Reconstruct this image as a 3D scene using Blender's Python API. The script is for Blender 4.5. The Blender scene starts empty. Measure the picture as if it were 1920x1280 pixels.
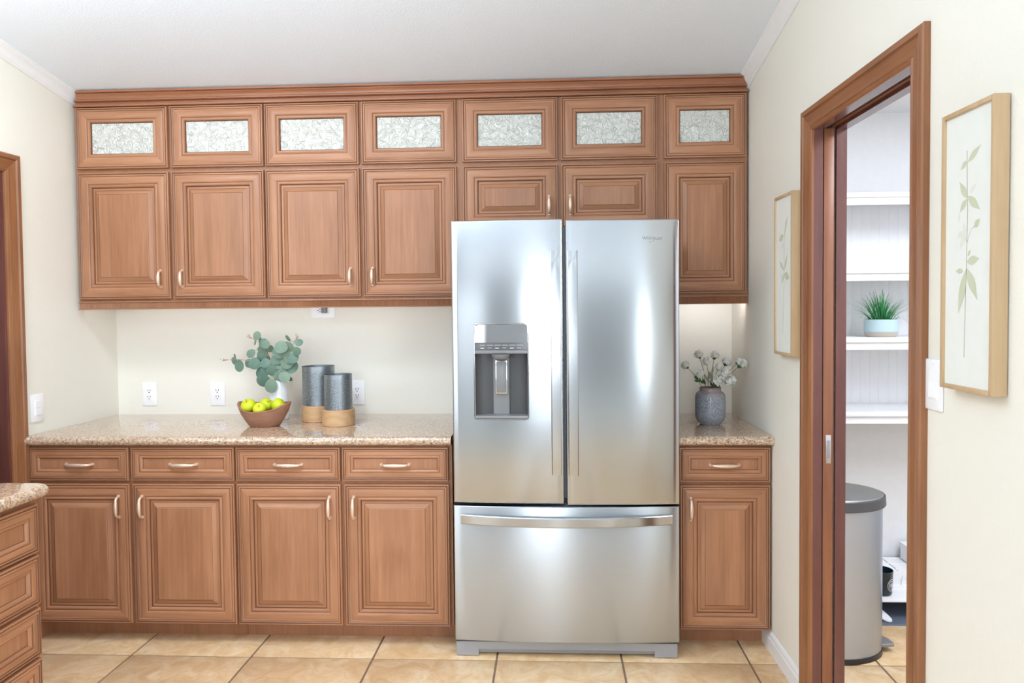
import bpy, bmesh, math, random
from mathutils import Vector, Matrix, Quaternion
random.seed(7)
S = bpy.context.scene
COL = S.collection
PI = math.pi

# ------------------------------------------------------------------ camera, world, lights, exposure
def camera():
    f, D, H = 1357.49, 3.7043, 1.4567
    yaw, pitch, roll = -0.0483, -0.0314, -0.0094
    px, py = 969.78, 619.60
    cy, sy = math.cos(yaw), math.sin(yaw)
    fwd = Vector((sy*math.cos(pitch), cy*math.cos(pitch), math.sin(pitch)))
    r = Vector((cy, -sy, 0)); u = r.cross(fwd)
    c, s = math.cos(roll), math.sin(roll)
    R = c*r + s*u; U = -s*r + c*u
    cam = bpy.data.cameras.new('camera'); o = bpy.data.objects.new('camera', cam); COL.objects.link(o)
    o.matrix_world = Matrix(((R.x, U.x, -fwd.x, 0), (R.y, U.y, -fwd.y, -D), (R.z, U.z, -fwd.z, H), (0, 0, 0, 1)))
    cam.sensor_width = 36; cam.lens = f/1920*36
    cam.shift_x = (960-px)/1920; cam.shift_y = (py-640)/1920
    cam.clip_start = 0.05
    S.camera = o
camera()
W = bpy.data.worlds.new('daylight'); S.world = W; W.use_nodes = True
W.node_tree.nodes['Background'].inputs[0].default_value = (0.86, 0.93, 1.0, 1)
W.node_tree.nodes['Background'].inputs[1].default_value = 0.85
S.view_settings.view_transform = 'Standard'; S.view_settings.look = 'None'
S.view_settings.exposure = 0.30; S.view_settings.gamma = 1.0; S.view_settings.use_curve_mapping = False

def area(name, loc, rot, sx, sy, power, col=(1, 1, 1), spread=None):
    l = bpy.data.lights.new(name, 'AREA'); l.shape = 'RECTANGLE'; l.size = sx; l.size_y = sy
    l.energy = power; l.color = col
    if spread: l.spread = spread
    o = bpy.data.objects.new(name, l); COL.objects.link(o); o.location = loc; o.rotation_euler = rot
    return o
# light at rear-room windows; the outer two windows are added to fill the kitchen: (x0, x1, z0, z1) in the rear wall
REAR = -7.2
WINDOWS = [(-5.05, -2.80, 0.10, 2.45), (-2.45, -1.65, 0.75, 2.35), (-0.70, 0.14, 1.12, 2.10), (1.85, 2.15, 0.10, 2.45), (2.45, 4.65, 0.10, 2.45)]
CL = 15
CLERE_FILL = [(-5.00, -2.75, 2.85, 3.65), (-2.35, -0.15, 3.00, 3.68), (0.05, 2.25, 3.00, 3.68), (2.45, 4.65, 2.85, 3.65)]      # unseen high windows, added to light the back wall from the front
DAY = (0.87, 0.945, 1.03)
for (a, b, c, d), L in zip(WINDOWS, (2.5, 2, 27, 8, 7)):
    area('window_daylight', ((a+b)/2, REAR-0.12, (c+d)/2), (PI/2, 0, 0), b-a, d-c, (b-a)*(d-c)*L*PI, DAY)
for (a, b, c, d) in CLERE_FILL:
    area('window_daylight', ((a+b)/2, REAR-0.12, (c+d)/2), (PI/2, 0, 0), b-a, d-c, (b-a)*(d-c)*(1.6 if -2.5 < a < 1 else CL if a > 0 else CL*0.5)*PI, DAY)
# unseen glazed side doors, added as extra light from left and right
area('window_daylight', (-5.12, -4.6, 1.25), (0, -PI/2, 0), 2.3, 3.4, 5, DAY)
area('window_daylight', (5.02, -4.9, 1.25), (0, PI/2, 0), 2.3, 2.8, 30, DAY)
# unseen lamp added under the pantry ceiling to brighten its shelves
area('pantry_fill', (1.75, -1.6, 2.385), (0, 0, 0), 0.5, 1.2, 31, (0.88, 0.95, 1.06))
# unseen lamps added below the ceiling, and an added upward light brightening the vault
for lx, ly, e in ((-1.75, -1.55, 12), (-1.0, -1.6, 6)):
    area('ceiling_fill', (lx, ly, 2.4465-0.185*ly-0.03), (0, 0, 0), 0.4, 0.4, e, (0.90, 0.95, 1.0))
area('under_cabinet_fill', (-1.37, -0.265, 1.487), (PI/2, 0, 0), 1.75, 0.02, 0.8, (0.95, 0.97, 1.0))  # unseen strip added to brighten the backsplash
area('under_cabinet_fill', (0.705, -0.265, 1.487), (PI/2, 0, 0), 0.34, 0.02, 0.55, (0.95, 0.97, 1.0))  # second added strip, brightening the corner right of the fridge
area('vault_fill', (-1.3, -2.7, 1.9), (PI, 0, 0), 0.6, 0.6, 46, (0.84, 0.93, 1.06))

# ------------------------------------------------------------------ mesh builder
class MB:
    def __init__(s): s.v = []; s.f = []; s.m = []
    def add(s, vs, fs, m=0):
        o = len(s.v); s.v += [tuple(p) for p in vs]
        for f in fs: s.f.append(tuple(i+o for i in f)); s.m.append(m)
    def box(s, x0, x1, y0, y1, z0, z1, m=0, bev=0):
        if bev:
            bm = bmesh.new(); bmesh.ops.create_cube(bm, size=1)
            for v in bm.verts: v.co = Vector(((x0+x1)/2+v.co.x*(x1-x0), (y0+y1)/2+v.co.y*(y1-y0), (z0+z1)/2+v.co.z*(z1-z0)))
            bmesh.ops.bevel(bm, geom=list(bm.edges), offset=bev, segments=2, profile=0.5, affect='EDGES')
            bm.verts.ensure_lookup_table(); bm.verts.index_update()
            s.add([v.co for v in bm.verts], [[v.index for v in f.verts] for f in bm.faces], m); bm.free(); return
        vs = [(x, y, z) for z in (z0, z1) for y in (y0, y1) for x in (x0, x1)]
        s.add(vs, [(0, 2, 3, 1), (4, 5, 7, 6), (0, 1, 5, 4), (2, 6, 7, 3), (0, 4, 6, 2), (1, 3, 7, 5)], m)
    def loft(s, rings, m=0, closed=True, cap0=True, cap1=True, mats=None):
        n = len(rings[0]); o = len(s.v)
        for r in rings: s.v += [tuple(p) for p in r]
        for k in range(len(rings)-1):
            for i in range(n if closed else n-1):
                j = (i+1) % n
                s.f.append((o+k*n+i, o+k*n+j, o+(k+1)*n+j, o+(k+1)*n+i)); s.m.append(mats[k] if mats else m)
        if cap0: s.f.append(tuple(o+i for i in reversed(range(n)))); s.m.append(mats[0] if mats else m)
        if cap1: s.f.append(tuple(o+(len(rings)-1)*n+i for i in range(n))); s.m.append(mats[-1] if mats else m)
    def lathe(s, prof, cx=0, cy=0, cz=0, n=32, m=0, mats=None, cap0=True, cap1=True):
        s.loft([[(cx+r*math.cos(2*PI*i/n), cy+r*math.sin(2*PI*i/n), cz+z) for i in range(n)] for r, z in prof], m, True, cap0, cap1, mats)
    def tube(s, pts, rad, n=8, m=0, flat=None):
        pts = [Vector(p) for p in pts]; R = []
        rr = rad if isinstance(rad, (list, tuple)) else [rad]*len(pts)
        up = None
        for i, p in enumerate(pts):
            t = (pts[min(i+1, len(pts)-1)]-pts[max(i-1, 0)]).normalized()
            if up is None: up = Vector((0, 0, 1)) if abs(t.z) < 0.9 else Vector((1, 0, 0))
            a = t.cross(up).normalized(); b = a.cross(t).normalized(); up = b
            R.append([p+(a*math.cos(2*PI*k/n)+b*math.sin(2*PI*k/n))*rr[i] for k in range(n)])
        s.loft(R, m)
    def extrude_x(s, prof, x0, x1, m=0):
        s.loft([[(x0, y, z) for y, z in prof], [(x1, y, z) for y, z in prof]], m)
    def mesh(s, name, ang=35):
        me = bpy.data.meshes.new(name); me.from_pydata(s.v, [], s.f)
        me.polygons.foreach_set('material_index', s.m)
        me.validate(); bm = bmesh.new(); bm.from_mesh(me)
        bmesh.ops.recalc_face_normals(bm, faces=list(bm.faces)); bm.to_mesh(me); bm.free()
        if ang:
            me.polygons.foreach_set('use_smooth', [True]*len(me.polygons)); me.set_sharp_from_angle(angle=math.radians(ang))
        return me
def obj(name, mb, mats, parent=None, loc=(0, 0, 0), rot=(0, 0, 0), ang=35):
    me = mb.mesh(name, ang) if isinstance(mb, MB) else mb
    if isinstance(mb, MB):
        for x in (mats if isinstance(mats, (list, tuple)) else [mats]): me.materials.append(x)
    o = bpy.data.objects.new(name, me); COL.objects.link(o); o.location = loc; o.rotation_euler = rot
    if parent: o.parent = parent
    return o
def tag(o, label, cat, group=None):
    o['label'] = label; o['category'] = cat
    if group: o['group'] = group
    return o
def thing(name, label, cat, loc=(0, 0, 0), rz=0, group=None):
    o = bpy.data.objects.new(name, None); COL.objects.link(o); o.location = loc; o.rotation_euler = (0, 0, rz)
    o.empty_display_size = 0.05
    return tag(o, label, cat, group)
def setting(name, loc=(0, 0, 0), rz=0):
    o = bpy.data.objects.new(name, None); COL.objects.link(o); o.location = loc; o.rotation_euler = (0, 0, rz); o['kind'] = 'structure'
    o.empty_display_size = 0.05
    return o
def struct(name, mb, mats, loc=(0, 0, 0), rz=0, ang=35):
    o = obj(name, mb, mats, None, loc, (0, 0, rz), ang); o['kind'] = 'structure'; return o

# ------------------------------------------------------------------ materials
class N:
    def __init__(s, name):
        s.mat = bpy.data.materials.new(name); s.mat.use_nodes = True; s.t = s.mat.node_tree
        s.b = s.t.nodes['Principled BSDF']; s.out = s.t.nodes['Material Output']
    def n(s, typ, **kw):
        nd = s.t.nodes.new(typ)
        for k, v in kw.items():
            if k.startswith('_'): setattr(nd, k[1:], v)
            else: s.set(nd.inputs[k.replace('__', ' ')], v)
        return nd
    def set(s, inp, v):
        if isinstance(v, bpy.types.NodeSocket): s.t.links.new(v, inp)
        else: inp.default_value = v
    def p(s, **kw):
        for k, v in kw.items(): s.set(s.b.inputs[k.replace('__', ' ')], v)
        return s
    def coord(s, scale=(1, 1, 1), rnd=True):
        tc = s.n('ShaderNodeTexCoord').outputs['Object']
        if rnd:
            r = s.n('ShaderNodeObjectInfo').outputs['Random']
            a = s.n('ShaderNodeVectorMath', _operation='SCALE'); a.inputs[0].default_value = (7.3, 3.1, 11.7); s.t.links.new(r, a.inputs['Scale'])
            b = s.n('ShaderNodeVectorMath', _operation='ADD'); s.t.links.new(tc, b.inputs[0]); s.t.links.new(a.outputs[0], b.inputs[1]); tc = b.outputs[0]
        m = s.n('ShaderNodeMapping', Vector=tc, Scale=scale); return m.outputs[0]
    def noise(s, vec, scale, detail=4, rough=0.5, dist=0):
        return s.n('ShaderNodeTexNoise', Vector=vec, Scale=scale, Detail=detail, Roughness=rough, Distortion=dist).outputs[0]
    def ramp(s, fac, stops):
        nd = s.n('ShaderNodeValToRGB', Fac=fac); e = nd.color_ramp.elements
        while len(e) < len(stops): e.new(0.5)
        for el, (p, c) in zip(e, stops): el.position = p; el.color = (*c, 1) if len(c) == 3 else c
        return nd.outputs[0]
    def mix(s, fac, a, b, mode='MIX'):
        nd = s.n('ShaderNodeMix', _data_type='RGBA', _blend_type=mode)
        for inp, v in ((nd.inputs[0], fac), (nd.inputs[6], a), (nd.inputs[7], b)):
            if isinstance(v, tuple) and len(v) == 3: v = (*v, 1)
            s.set(inp, v)
        return nd.outputs[2]
    def math(s, op, a, b=0.0):
        nd = s.n('ShaderNodeMath', _operation=op); s.set(nd.inputs[0], a); s.set(nd.inputs[1], b); return nd.outputs[0]
    def bump(s, h, strength=0.2, dist=0.001):
        s.set(s.b.inputs['Normal'], s.n('ShaderNodeBump', Height=h, Strength=strength, Distance=dist).outputs[0]); return s
def plain(name, c, rough=0.5, metal=0.0, **kw):
    m = N(name); v = m.coord(rnd=False)
    k = m.noise(v, 30, 3)
    m.p(Base__Color=m.mix(k, tuple(x*0.96 for x in c), tuple(min(1, x*1.03) for x in c)), Roughness=rough, Metallic=metal, **kw)
    return m.mat
def paint(name, c, scale=170, strength=0.25, rough=0.6):
    m = N(name); v = m.coord(rnd=False)
    h = m.noise(v, scale, 2, 0.5); h2 = m.ramp(h, [(0.35, (0, 0, 0)), (0.65, (1, 1, 1))])
    m.p(Base__Color=(*c, 1), Roughness=rough).bump(h2, strength, 0.0015); return m.mat
def wood(name, ca, cb, axis='z', rough=0.40, boards=True, coat=0.07, fine=70, bumpy=True):
    m = N(name)
    sc = {'z': (1, 1, 0.045), 'x': (0.045, 1, 1), 'y': (1, 0.045, 1)}[axis]
    v = m.coord(sc); g = m.noise(v, fine, 5, 0.6, 0.4)
    v2 = m.coord((1, 1, 0.2) if axis == 'z' else (0.2, 1, 1) if axis == 'x' else (1, 0.2, 1)); g2 = m.noise(v2, 9, 3, 0.55, 0.8)
    f = m.math('ADD', m.math('MULTIPLY', g, 0.55), m.math('MULTIPLY', g2, 0.55))
    c = m.ramp(f, [(0.38, ca), (0.72, cb)])
    if boards:
        tc = m.coord((13, 0.001, 0.001) if axis == 'z' else (0.001, 0.001, 13))
        fl = m.n('ShaderNodeVectorMath', _operation='FLOOR'); m.t.links.new(tc, fl.inputs[0])
        wn = m.n('ShaderNodeTexWhiteNoise', Vector=fl.outputs[0]).outputs[0]
        c = m.mix(m.math('MULTIPLY', wn, 0.22), c, tuple(x*0.62 for x in ca))
    m.p(Base__Color=c, Roughness=rough, Coat__Weight=coat, Coat__Roughness=0.2)
    
    if bumpy: m.bump(g, 0.05, 0.0004)
    return m.mat
MA, MBc = (0.335, 0.145, 0.069), (0.49, 0.236, 0.124)
M = {}
M['wood_v'] = wood('maple_upright_grain', MA, MBc, 'z'); M['wood_h'] = wood('maple_level_grain', MA, MBc, 'x', boards=False)
M['glaze'] = plain('glaze_in_grooves', (0.14, 0.055, 0.026), 0.45)
M['wood_dark'] = wood('cabinet_frame_maple', (0.29, 0.123, 0.058), (0.42, 0.195, 0.10), 'z', boards=False)
M['crown'] = wood('crown_maple', (0.27, 0.10, 0.045), (0.38, 0.155, 0.075), 'x', boards=False)
M['cherry'] = wood('cherry_casing', (0.22, 0.082, 0.032), (0.34, 0.145, 0.06), 'z', boards=False, rough=0.3)
M['cherry_h'] = wood('cherry_casing_level', (0.22, 0.082, 0.032), (0.34, 0.145, 0.06), 'x', boards=False, rough=0.3)
M['jamb'] = wood('shaded_cherry_jamb', (0.10, 0.032, 0.026), (0.165, 0.060, 0.046), 'z', boards=False, rough=0.25, coat=0.25, fine=28, bumpy=False)  # darker copy of the casing cherry; dimmer light put into its colour
M['leaf_edge'] = wood('pocket_door_edge', (0.21, 0.075, 0.035), (0.31, 0.125, 0.06), 'z', boards=False)
M['pine'] = wood('pale_frame_wood', (0.52, 0.35, 0.19), (0.62, 0.44, 0.26), 'z', boards=False, rough=0.5, coat=0)
M['mango'] = wood('pale_mango_wood', (0.50, 0.27, 0.12), (0.70, 0.45, 0.24), 'x', rough=0.45, coat=0.05, fine=40)
M['bowl'] = wood('brown_bowl_wood', (0.23, 0.10, 0.055), (0.37, 0.185, 0.115), 'x', boards=False, rough=0.5, coat=0.05, fine=60)
M['wall_grey'] = paint('grey_wall_paint', (0.42, 0.42, 0.42)); M['wall'] = paint('cream_wall_paint', (0.85, 0.825, 0.735)); M['ceil'] = paint('white_ceiling_paint', (0.83, 0.885, 0.94), 140, 0.3)
M['white'] = plain('white_trim_paint', (0.86, 0.86, 0.86), 0.35); M['pantry'] = plain('white_pantry_paint', (0.84, 0.84, 0.85), 0.5)
M['plastic'] = plain('white_plastic', (0.94, 0.94, 0.96), 0.3); M['slot'] = plain('dark_slot', (0.03, 0.03, 0.03), 0.6)
M['copper'] = plain('satin_copper', (0.86, 0.66, 0.51), 0.38, 0.55)
M['steel_plain'] = plain('satin_steel', (0.62, 0.62, 0.63), 0.28, 1.0); M['chrome'] = plain('chrome', (0.62, 0.62, 0.63), 0.1, 1.0)
M['gap'] = plain('dark_grey_gasket', (0.05, 0.05, 0.053), 0.5); M['mull'] = plain('grey_mullion', (0.28, 0.28, 0.29), 0.4)
M['grille'] = plain('grey_kick_grille', (0.36, 0.37, 0.39), 0.4, 0.3)
M['disp'] = plain('grey_dispenser_plastic', (0.065, 0.065, 0.067), 0.35); M['disp2'] = plain('mid_grey_plastic', (0.22, 0.22, 0.224), 0.3)
M['slate'] = plain('touch_strip', (0.13, 0.13, 0.133), 0.12); M['icon'] = plain('pale_icons', (0.6, 0.6, 0.6), 0.4)
M['mirror'] = plain('mirror_panel', (0.72, 0.72, 0.73), 0.03, 1.0)
def brushed(name, c, rough, ani=0.75):
    m = N(name); v = m.coord((2, 2, 260), rnd=False); g = m.noise(v, 3, 3, 0.6)
    t = m.n('ShaderNodeTangent', _direction_type='RADIAL', _axis='Z').outputs[0]
    m.p(Base__Color=m.mix(g, tuple(x*0.95 for x in c), tuple(x*1.04 for x in c)), Metallic=1.0, Roughness=rough, Anisotropic=ani, Anisotropic__Rotation=0.25, Tangent=t); return m.mat
M['steel'] = brushed('brushed_stainless', (0.49, 0.505, 0.52), 0.19, 0.85); M['steel_low'] = brushed('brushed_stainless_drawer', (0.49, 0.515, 0.54), 0.30, 0.93)
M['binsteel'] = brushed('bin_stainless', (0.47, 0.51, 0.57), 0.42, 0.6)
def granite():
    m = N('speckled_granite'); v = m.coord(rnd=False)
    a = m.noise(v, 80, 4, 0.65); c = m.ramp(a, [(0.36, (0.49, 0.31, 0.19)), (0.5, (0.60, 0.44, 0.305)), (0.66, (0.73, 0.62, 0.49))])
    r = m.noise(v, 120, 3, 0.55); c = m.mix(m.ramp(r, [(0.56, (0, 0, 0)), (0.64, (0.75, 0.75, 0.75))]), c, (0.40, 0.19, 0.09))
    k = m.noise(v, 175, 3, 0.65, 0.6); k2 = m.noise(v, 48, 2, 0.5)
    sp = m.math('MULTIPLY', m.ramp(k, [(0.545, (0, 0, 0)), (0.58, (1, 1, 1))]), m.ramp(k2, [(0.44, (0.15, 0.15, 0.15)), (0.52, (1, 1, 1))]))
    c = m.mix(m.math('MULTIPLY', sp, 0.85), c, (0.055, 0.05, 0.055))
    m.p(Base__Color=c, Roughness=0.05, Specular__IOR__Level=0.75, Coat__Weight=0.7, Coat__Roughness=0.02, Coat__IOR=1.55); return m.mat
M['granite'] = granite()
def tile():
    m = N('beige_floor_tile'); v = m.coord((1, 1, 1))
    a = m.noise(v, 9, 6, 0.62, 1.2); b = m.noise(v, 42, 4, 0.6)
    c = m.ramp(a, [(0.32, (0.66, 0.42, 0.21)), (0.5, (0.76, 0.53, 0.30)), (0.68, (0.84, 0.65, 0.43))])
    c = m.mix(m.ramp(b, [(0.52, (0, 0, 0)), (0.72, (0.4, 0.4, 0.4))]), c, (0.58, 0.34, 0.16))
    m.p(Base__Color=c, Roughness=0.38).bump(b, 0.12, 0.001); return m.mat
M['tile'] = tile(); M['grey_floor'] = paint('neutral_rear_floor', (0.50, 0.49, 0.47), 300, 0.6, 0.9); M['grout'] = plain('brown_grout', (0.22, 0.145, 0.095), 0.9)
def hammered():
    m = N('textured_cabinet_glass'); v = m.coord((1, 1, 1))
    a = m.noise(v, 42, 2, 0.4, 1.2)
    h = m.ramp(a, [(0.3, (0, 0, 0)), (0.5, (1, 1, 1)), (0.7, (0.1, 0.1, 0.1))])
    m.p(Base__Color=(0.86, 0.87, 0.81, 1), Roughness=0.06, Specular__IOR__Level=1.0).bump(h, 0.9, 0.006)
    tr = m.n('ShaderNodeBsdfTransparent', Color=(0.93, 0.95, 0.93, 1)); mx = m.n('ShaderNodeMixShader', Fac=0.8)
    m.t.links.new(tr.outputs[0], mx.inputs[1]); m.t.links.new(m.b.outputs[0], mx.inputs[2]); m.t.links.new(mx.outputs[0], m.out.inputs[0]); return m.mat
M['hammered'] = hammered()
def pane():
    m = N('window_glass'); v = m.coord(rnd=False); k = m.noise(v, 2, 1)
    m.p(Base__Color=(0.9, 0.95, 0.95, 1), Roughness=m.math('MULTIPLY', k, 0.03))
    tr = m.n('ShaderNodeBsdfTransparent', Color=(0.97, 0.98, 0.98, 1)); mx = m.n('ShaderNodeMixShader', Fac=0.06)
    m.t.links.new(tr.outputs[0], mx.inputs[1]); m.t.links.new(m.b.outputs[0], mx.inputs[2]); m.t.links.new(mx.outputs[0], m.out.inputs[0]); return m.mat
M['pane'] = pane()
M['melamine'] = plain('cream_cabinet_lining', (0.80, 0.77, 0.68), 0.5)
M['paper'] = plain('off_white_paper', (0.80, 0.81, 0.755), 0.6); M['print_leaf'] = plain('watercolour_green', (0.57, 0.60, 0.43), 0.7)
M['print_pale'] = plain('pale_watercolour', (0.73, 0.75, 0.66), 0.7); M['print_stem'] = plain('watercolour_stem', (0.36, 0.36, 0.25), 0.7)
def leafmat(name, a, b, sc=30):
    m = N(name); v = m.coord(); g = m.noise(v, sc, 3)
    r = m.n('ShaderNodeObjectInfo').outputs['Random']
    m.p(Base__Color=m.mix(m.math('ADD', m.math('MULTIPLY', g, 0.5), m.math('MULTIPLY', r, 0.5)), a, b), Roughness=0.5); return m.mat
M['euc'] = leafmat('grey_green_leaf', (0.075, 0.165, 0.135), (0.25, 0.34, 0.235), 3); M['eucstem'] = plain('tan_twig', (0.45, 0.29, 0.17), 0.6); M['bud'] = plain('pink_bud', (0.68, 0.40, 0.30), 0.6)
M['porcelain'] = plain('white_porcelain', (0.88, 0.89, 0.9), 0.12); M['apple'] = leafmat('green_apple_skin', (0.52, 0.62, 0.012), (0.70, 0.74, 0.02), 12); M['applestem'] = plain('dark_apple_stem', (0.05, 0.035, 0.02), 0.7)
M['zinc'] = plain('grey_zinc', (0.30, 0.335, 0.36), 0.38, 0.75); M['inner'] = plain('dark_zinc_inside', (0.12, 0.13, 0.14), 0.5, 0.5)
def glazed():
    m = N('speckled_grey_glaze'); v = m.coord(rnd=False)
    a = m.noise(v, 330, 2, 0.6); c = m.ramp(a, [(0.38, (0.15, 0.14, 0.15)), (0.48, (0.36, 0.37, 0.41)), (0.62, (0.47, 0.52, 0.60))])
    sp = m.n('ShaderNodeSeparateXYZ', Vector=m.n('ShaderNodeTexCoord').outputs['Object']).outputs[2]
    rim = m.ramp(m.math('MULTIPLY', sp, 6.0), [(0.70, (0, 0, 0)), (1.0, (0.8, 0.8, 0.8))])
    c = m.mix(rim, c, (0.34, 0.235, 0.205)); m.p(Base__Color=c, Roughness=0.2); return m.mat
M['glazed'] = glazed()
M['petal'] = plain('white_petals', (0.97, 0.96, 0.89), 0.6); M['dleaf'] = plain('dark_green_leaf', (0.055, 0.13, 0.045), 0.5); M['sage'] = plain('sage_leaf', (0.36, 0.42, 0.29), 0.6); M['fstem'] = plain('brown_green_stem', (0.25, 0.19, 0.10), 0.6)
M['bluepot'] = plain('pale_blue_ceramic', (0.47, 0.62, 0.68), 0.5); M['taupe'] = plain('taupe_ceramic', (0.50, 0.43, 0.38), 0.5); M['soil'] = plain('dark_soil', (0.03, 0.022, 0.015), 0.9)
M['grass'] = leafmat('bright_grass_blade', (0.02, 0.20, 0.085), (0.10, 0.46, 0.10), 60)
M['black'] = plain('black_plastic', (0.022, 0.022, 0.024), 0.4); M['lid'] = plain('grey_lid_steel', (0.30, 0.30, 0.30), 0.4, 0.6); M['band'] = plain('charcoal_lid_rim', (0.075, 0.075, 0.078), 0.45)
M['mat'] = plain('blue_grey_rubber', (0.13, 0.16, 0.22), 0.5); M['candle'] = plain('dark_teal_glass', (0.008, 0.022, 0.03), 0.08); M['wax'] = plain('teal_wax', (0.05, 0.15, 0.20), 0.3)
M['liner'] = paint('embossed_liner', (0.80, 0.80, 0.81), 90, 1.0, 0.4); M['plug'] = plain('grey_plug', (0.20, 0.20, 0.21), 0.5)

# ------------------------------------------------------------------ setting
XL, XR, AL, AR = -2.2895, 0.9057, 0.034, 0.015
def ceil_z(y): return 2.4465 - 0.185*y
RWZ = -PI/2 + AR; LWZ = PI/2 - AL + 0.0     # wall-local frames: X along the wall, -Y into the room
def rw(s, d=0.0, z=0.0):                     # point at distance s from the back corner along the right wall, d into the wall
    return (XR + s*math.sin(AR) + d*math.cos(AR), -s*math.cos(AR) + d*math.sin(AR), z)
def lw(s, d=0.0, z=0.0):
    return (XL - s*math.sin(AL) - d*math.cos(AL), -s*math.cos(AL) + d*math.sin(AL), z)
LWZ = math.atan2(math.cos(AL), math.sin(AL))
b = MB(); b.box(-2.75, 1.035, 0, 0.12, 0, 2.9); struct('wall_back', b, M['wall'], ang=0)
# left wall (with a doorway), local x = -s
LO0, LO1, LZ = 0.735, 1.52, 2.052
b = MB()
b.box(-LO0, 0.12, 0, 0.12, 0, 3.2); b.box(-LO1, -LO0, 0, 0.12, LZ, 3.2); b.box(-2.1, -LO1, 0, 0.12, 0, 3.2)
struct('wall_left', b, M['wall'], (XL, 0, 0), LWZ, 0)
# right wall with the pocket-door opening, local x = s; two skins where the door slides in
RO0, RO1, RZ, TH = 1.10, 1.78, 2.07, 0.114
b = MB()
b.box(-0.12, 0.36, 0, TH, 0, 3.3); b.box(0.36, RO0-0.012, 0, 0.028, 0, 3.3); b.box(0.36, RO0-0.012, 0.078, TH, 0, 3.3)
b.box(0.36, RO0, 0.028, 0.078, RZ+0.04, 3.3); b.box(RO0-0.012, RO1+0.012, 0, TH, RZ+0.045, 3.3); b.box(RO1+0.012, 2.75, 0, TH, 0, 3.3)
struct('wall_right', b, M['wall'], (XR, 0, 0), RWZ, 0)
# ceilings
b = MB(); xa, xb = -5.4, 5.1
b.add([(xa, 0.12, ceil_z(0.12)), (xb, 0.12, ceil_z(0.12)), (xb, REAR-.2, ceil_z(REAR-.2)), (xa, REAR-.2, ceil_z(REAR-.2))] +
      [(xa, 0.12, ceil_z(0.12)+.1), (xb, 0.12, ceil_z(0.12)+.1), (xb, REAR-.2, ceil_z(REAR-.2)+.1), (xa, REAR-.2, ceil_z(REAR-.2)+.1)],
      [(0, 1, 2, 3), (4, 7, 6, 5), (0, 4, 5, 1), (1, 5, 6, 2), (2, 6, 7, 3), (3, 7, 4, 0)])
struct('ceiling', b, M['ceil'], ang=0)
b = MB(); b.box(1.04, 2.62, -2.7, 0.1, 2.4045, 2.44); struct('ceiling_pantry', b, M['pantry'], ang=0)
# pantry walls
b = MB(); b.box(1.035, 2.62, 0, 0.12, 0, 2.42); wpb = struct('wall_pantry_back', b, M['pantry'], ang=0)
bead = MB(); bead.box(0.0, 0.045, -0.009, 0, 0, 1.03, 0, 0.0009)
bme = bead.mesh('beadboard_plank'); bme.materials.append(M['pantry'])
for k in range(22):
    obj('beadboard_plank', bme, None, wpb, (1.18+0.045*k, 0, 0.925))
b = MB(); b.box(2.5, 2.62, -2.7, 0, 0, 2.42); struct('wall_pantry_right', b, M['pantry'], ang=0)
b = MB(); b.box(1.07, 2.5, -2.8, -2.7, 0, 2.42); struct('wall_pantry_front', b, M['pantry'], ang=0)
# the open room behind the camera
b = MB(); zc = ceil_z(REAR)
xs = -5.3
for (a, c, z0, z1) in WINDOWS:
    b.box(xs, a, REAR-.12, REAR, 0, 2.70); b.box(a, c, REAR-.12, REAR, 0, z0); b.box(a, c, REAR-.12, REAR, z1, 2.70); xs = c
b.box(xs, 5.0, REAR-.12, REAR, 0, 2.70)
b.box(-5.3, 5.0, REAR-.12, REAR, 2.70, 2.75); xs = -5.3
for (a, c, z0, z1) in CLERE_FILL: b.box(xs, a, REAR-.12, REAR, 2.75, zc); b.box(a, c, REAR-.12, REAR, 2.75, z0); b.box(a, c, REAR-.12, REAR, z1, zc); xs = c
b.box(xs, 5.0, REAR-.12, REAR, 2.75, zc); struct('wall_rear', b, M['wall_grey'], ang=0)
b = MB(); b.box(-5.1, -4.98, REAR, -6.35, 0, 4); b.box(-5.1, -4.98, -2.85, -1.9, 0, 4); b.box(-5.1, -4.98, -6.35, -2.85, 2.42, 4); b.box(-5.1, -2.32, -2.1, -1.98, 0, 4)
struct('wall_far_left', b, M['wall'], ang=0)
b = MB(); b.box(4.88, 5.0, REAR, -6.35, 0, 4); b.box(4.88, 5.0, -3.45, -2.6, 0, 4); b.box(4.88, 5.0, -6.35, -3.45, 2.42, 4); b.box(0.96, 5.0, -2.92, -2.8, 0, 4)
struct('wall_far_right', b, M['wall'], ang=0)
def window(k, w, h, loc, rz, cols, rows):
    r = setting('window_%d' % k, loc, rz)
    b = MB(); t = 0.05
    b.box(0, t, -.02, .06, 0, h); b.box(w-t, w, -.02, .06, 0, h); b.box(t, w-t, -.02, .06, 0, t); b.box(t, w-t, -.02, .06, h-t, h)
    for i in range(1, cols): b.box(w*i/cols-.012, w*i/cols+.012, .01, .04, t, h-t)
    for i in range(1, rows): b.box(t, w-t, .01, .04, h*i/rows-.012, h*i/rows+.012)
    obj('window_frame', b, M['white'], r)
    b = MB(); b.box(t, w-t, .022, .026, t, h-t); obj('pane', b, M['pane'], r)
for k, (a, c, z0, z1) in enumerate(WINDOWS): window(k+1, c-a, z1-z0, (c, REAR, z0), PI, 2 if k in (0, 1, 2) else 1, 2)
for k, (a, c, z0, z1) in enumerate(CLERE_FILL): window(k+8, c-a, z1-z0, (c, REAR, z0), PI, 2, 1)  # frames around the added high lights
window(6, 3.5, 2.42, (-4.98, -6.35, 0), PI/2, 4, 1); window(7, 2.9, 2.42, (4.88, -3.45, 0), -PI/2, 3, 1)  # frames around the added side lights
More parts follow.
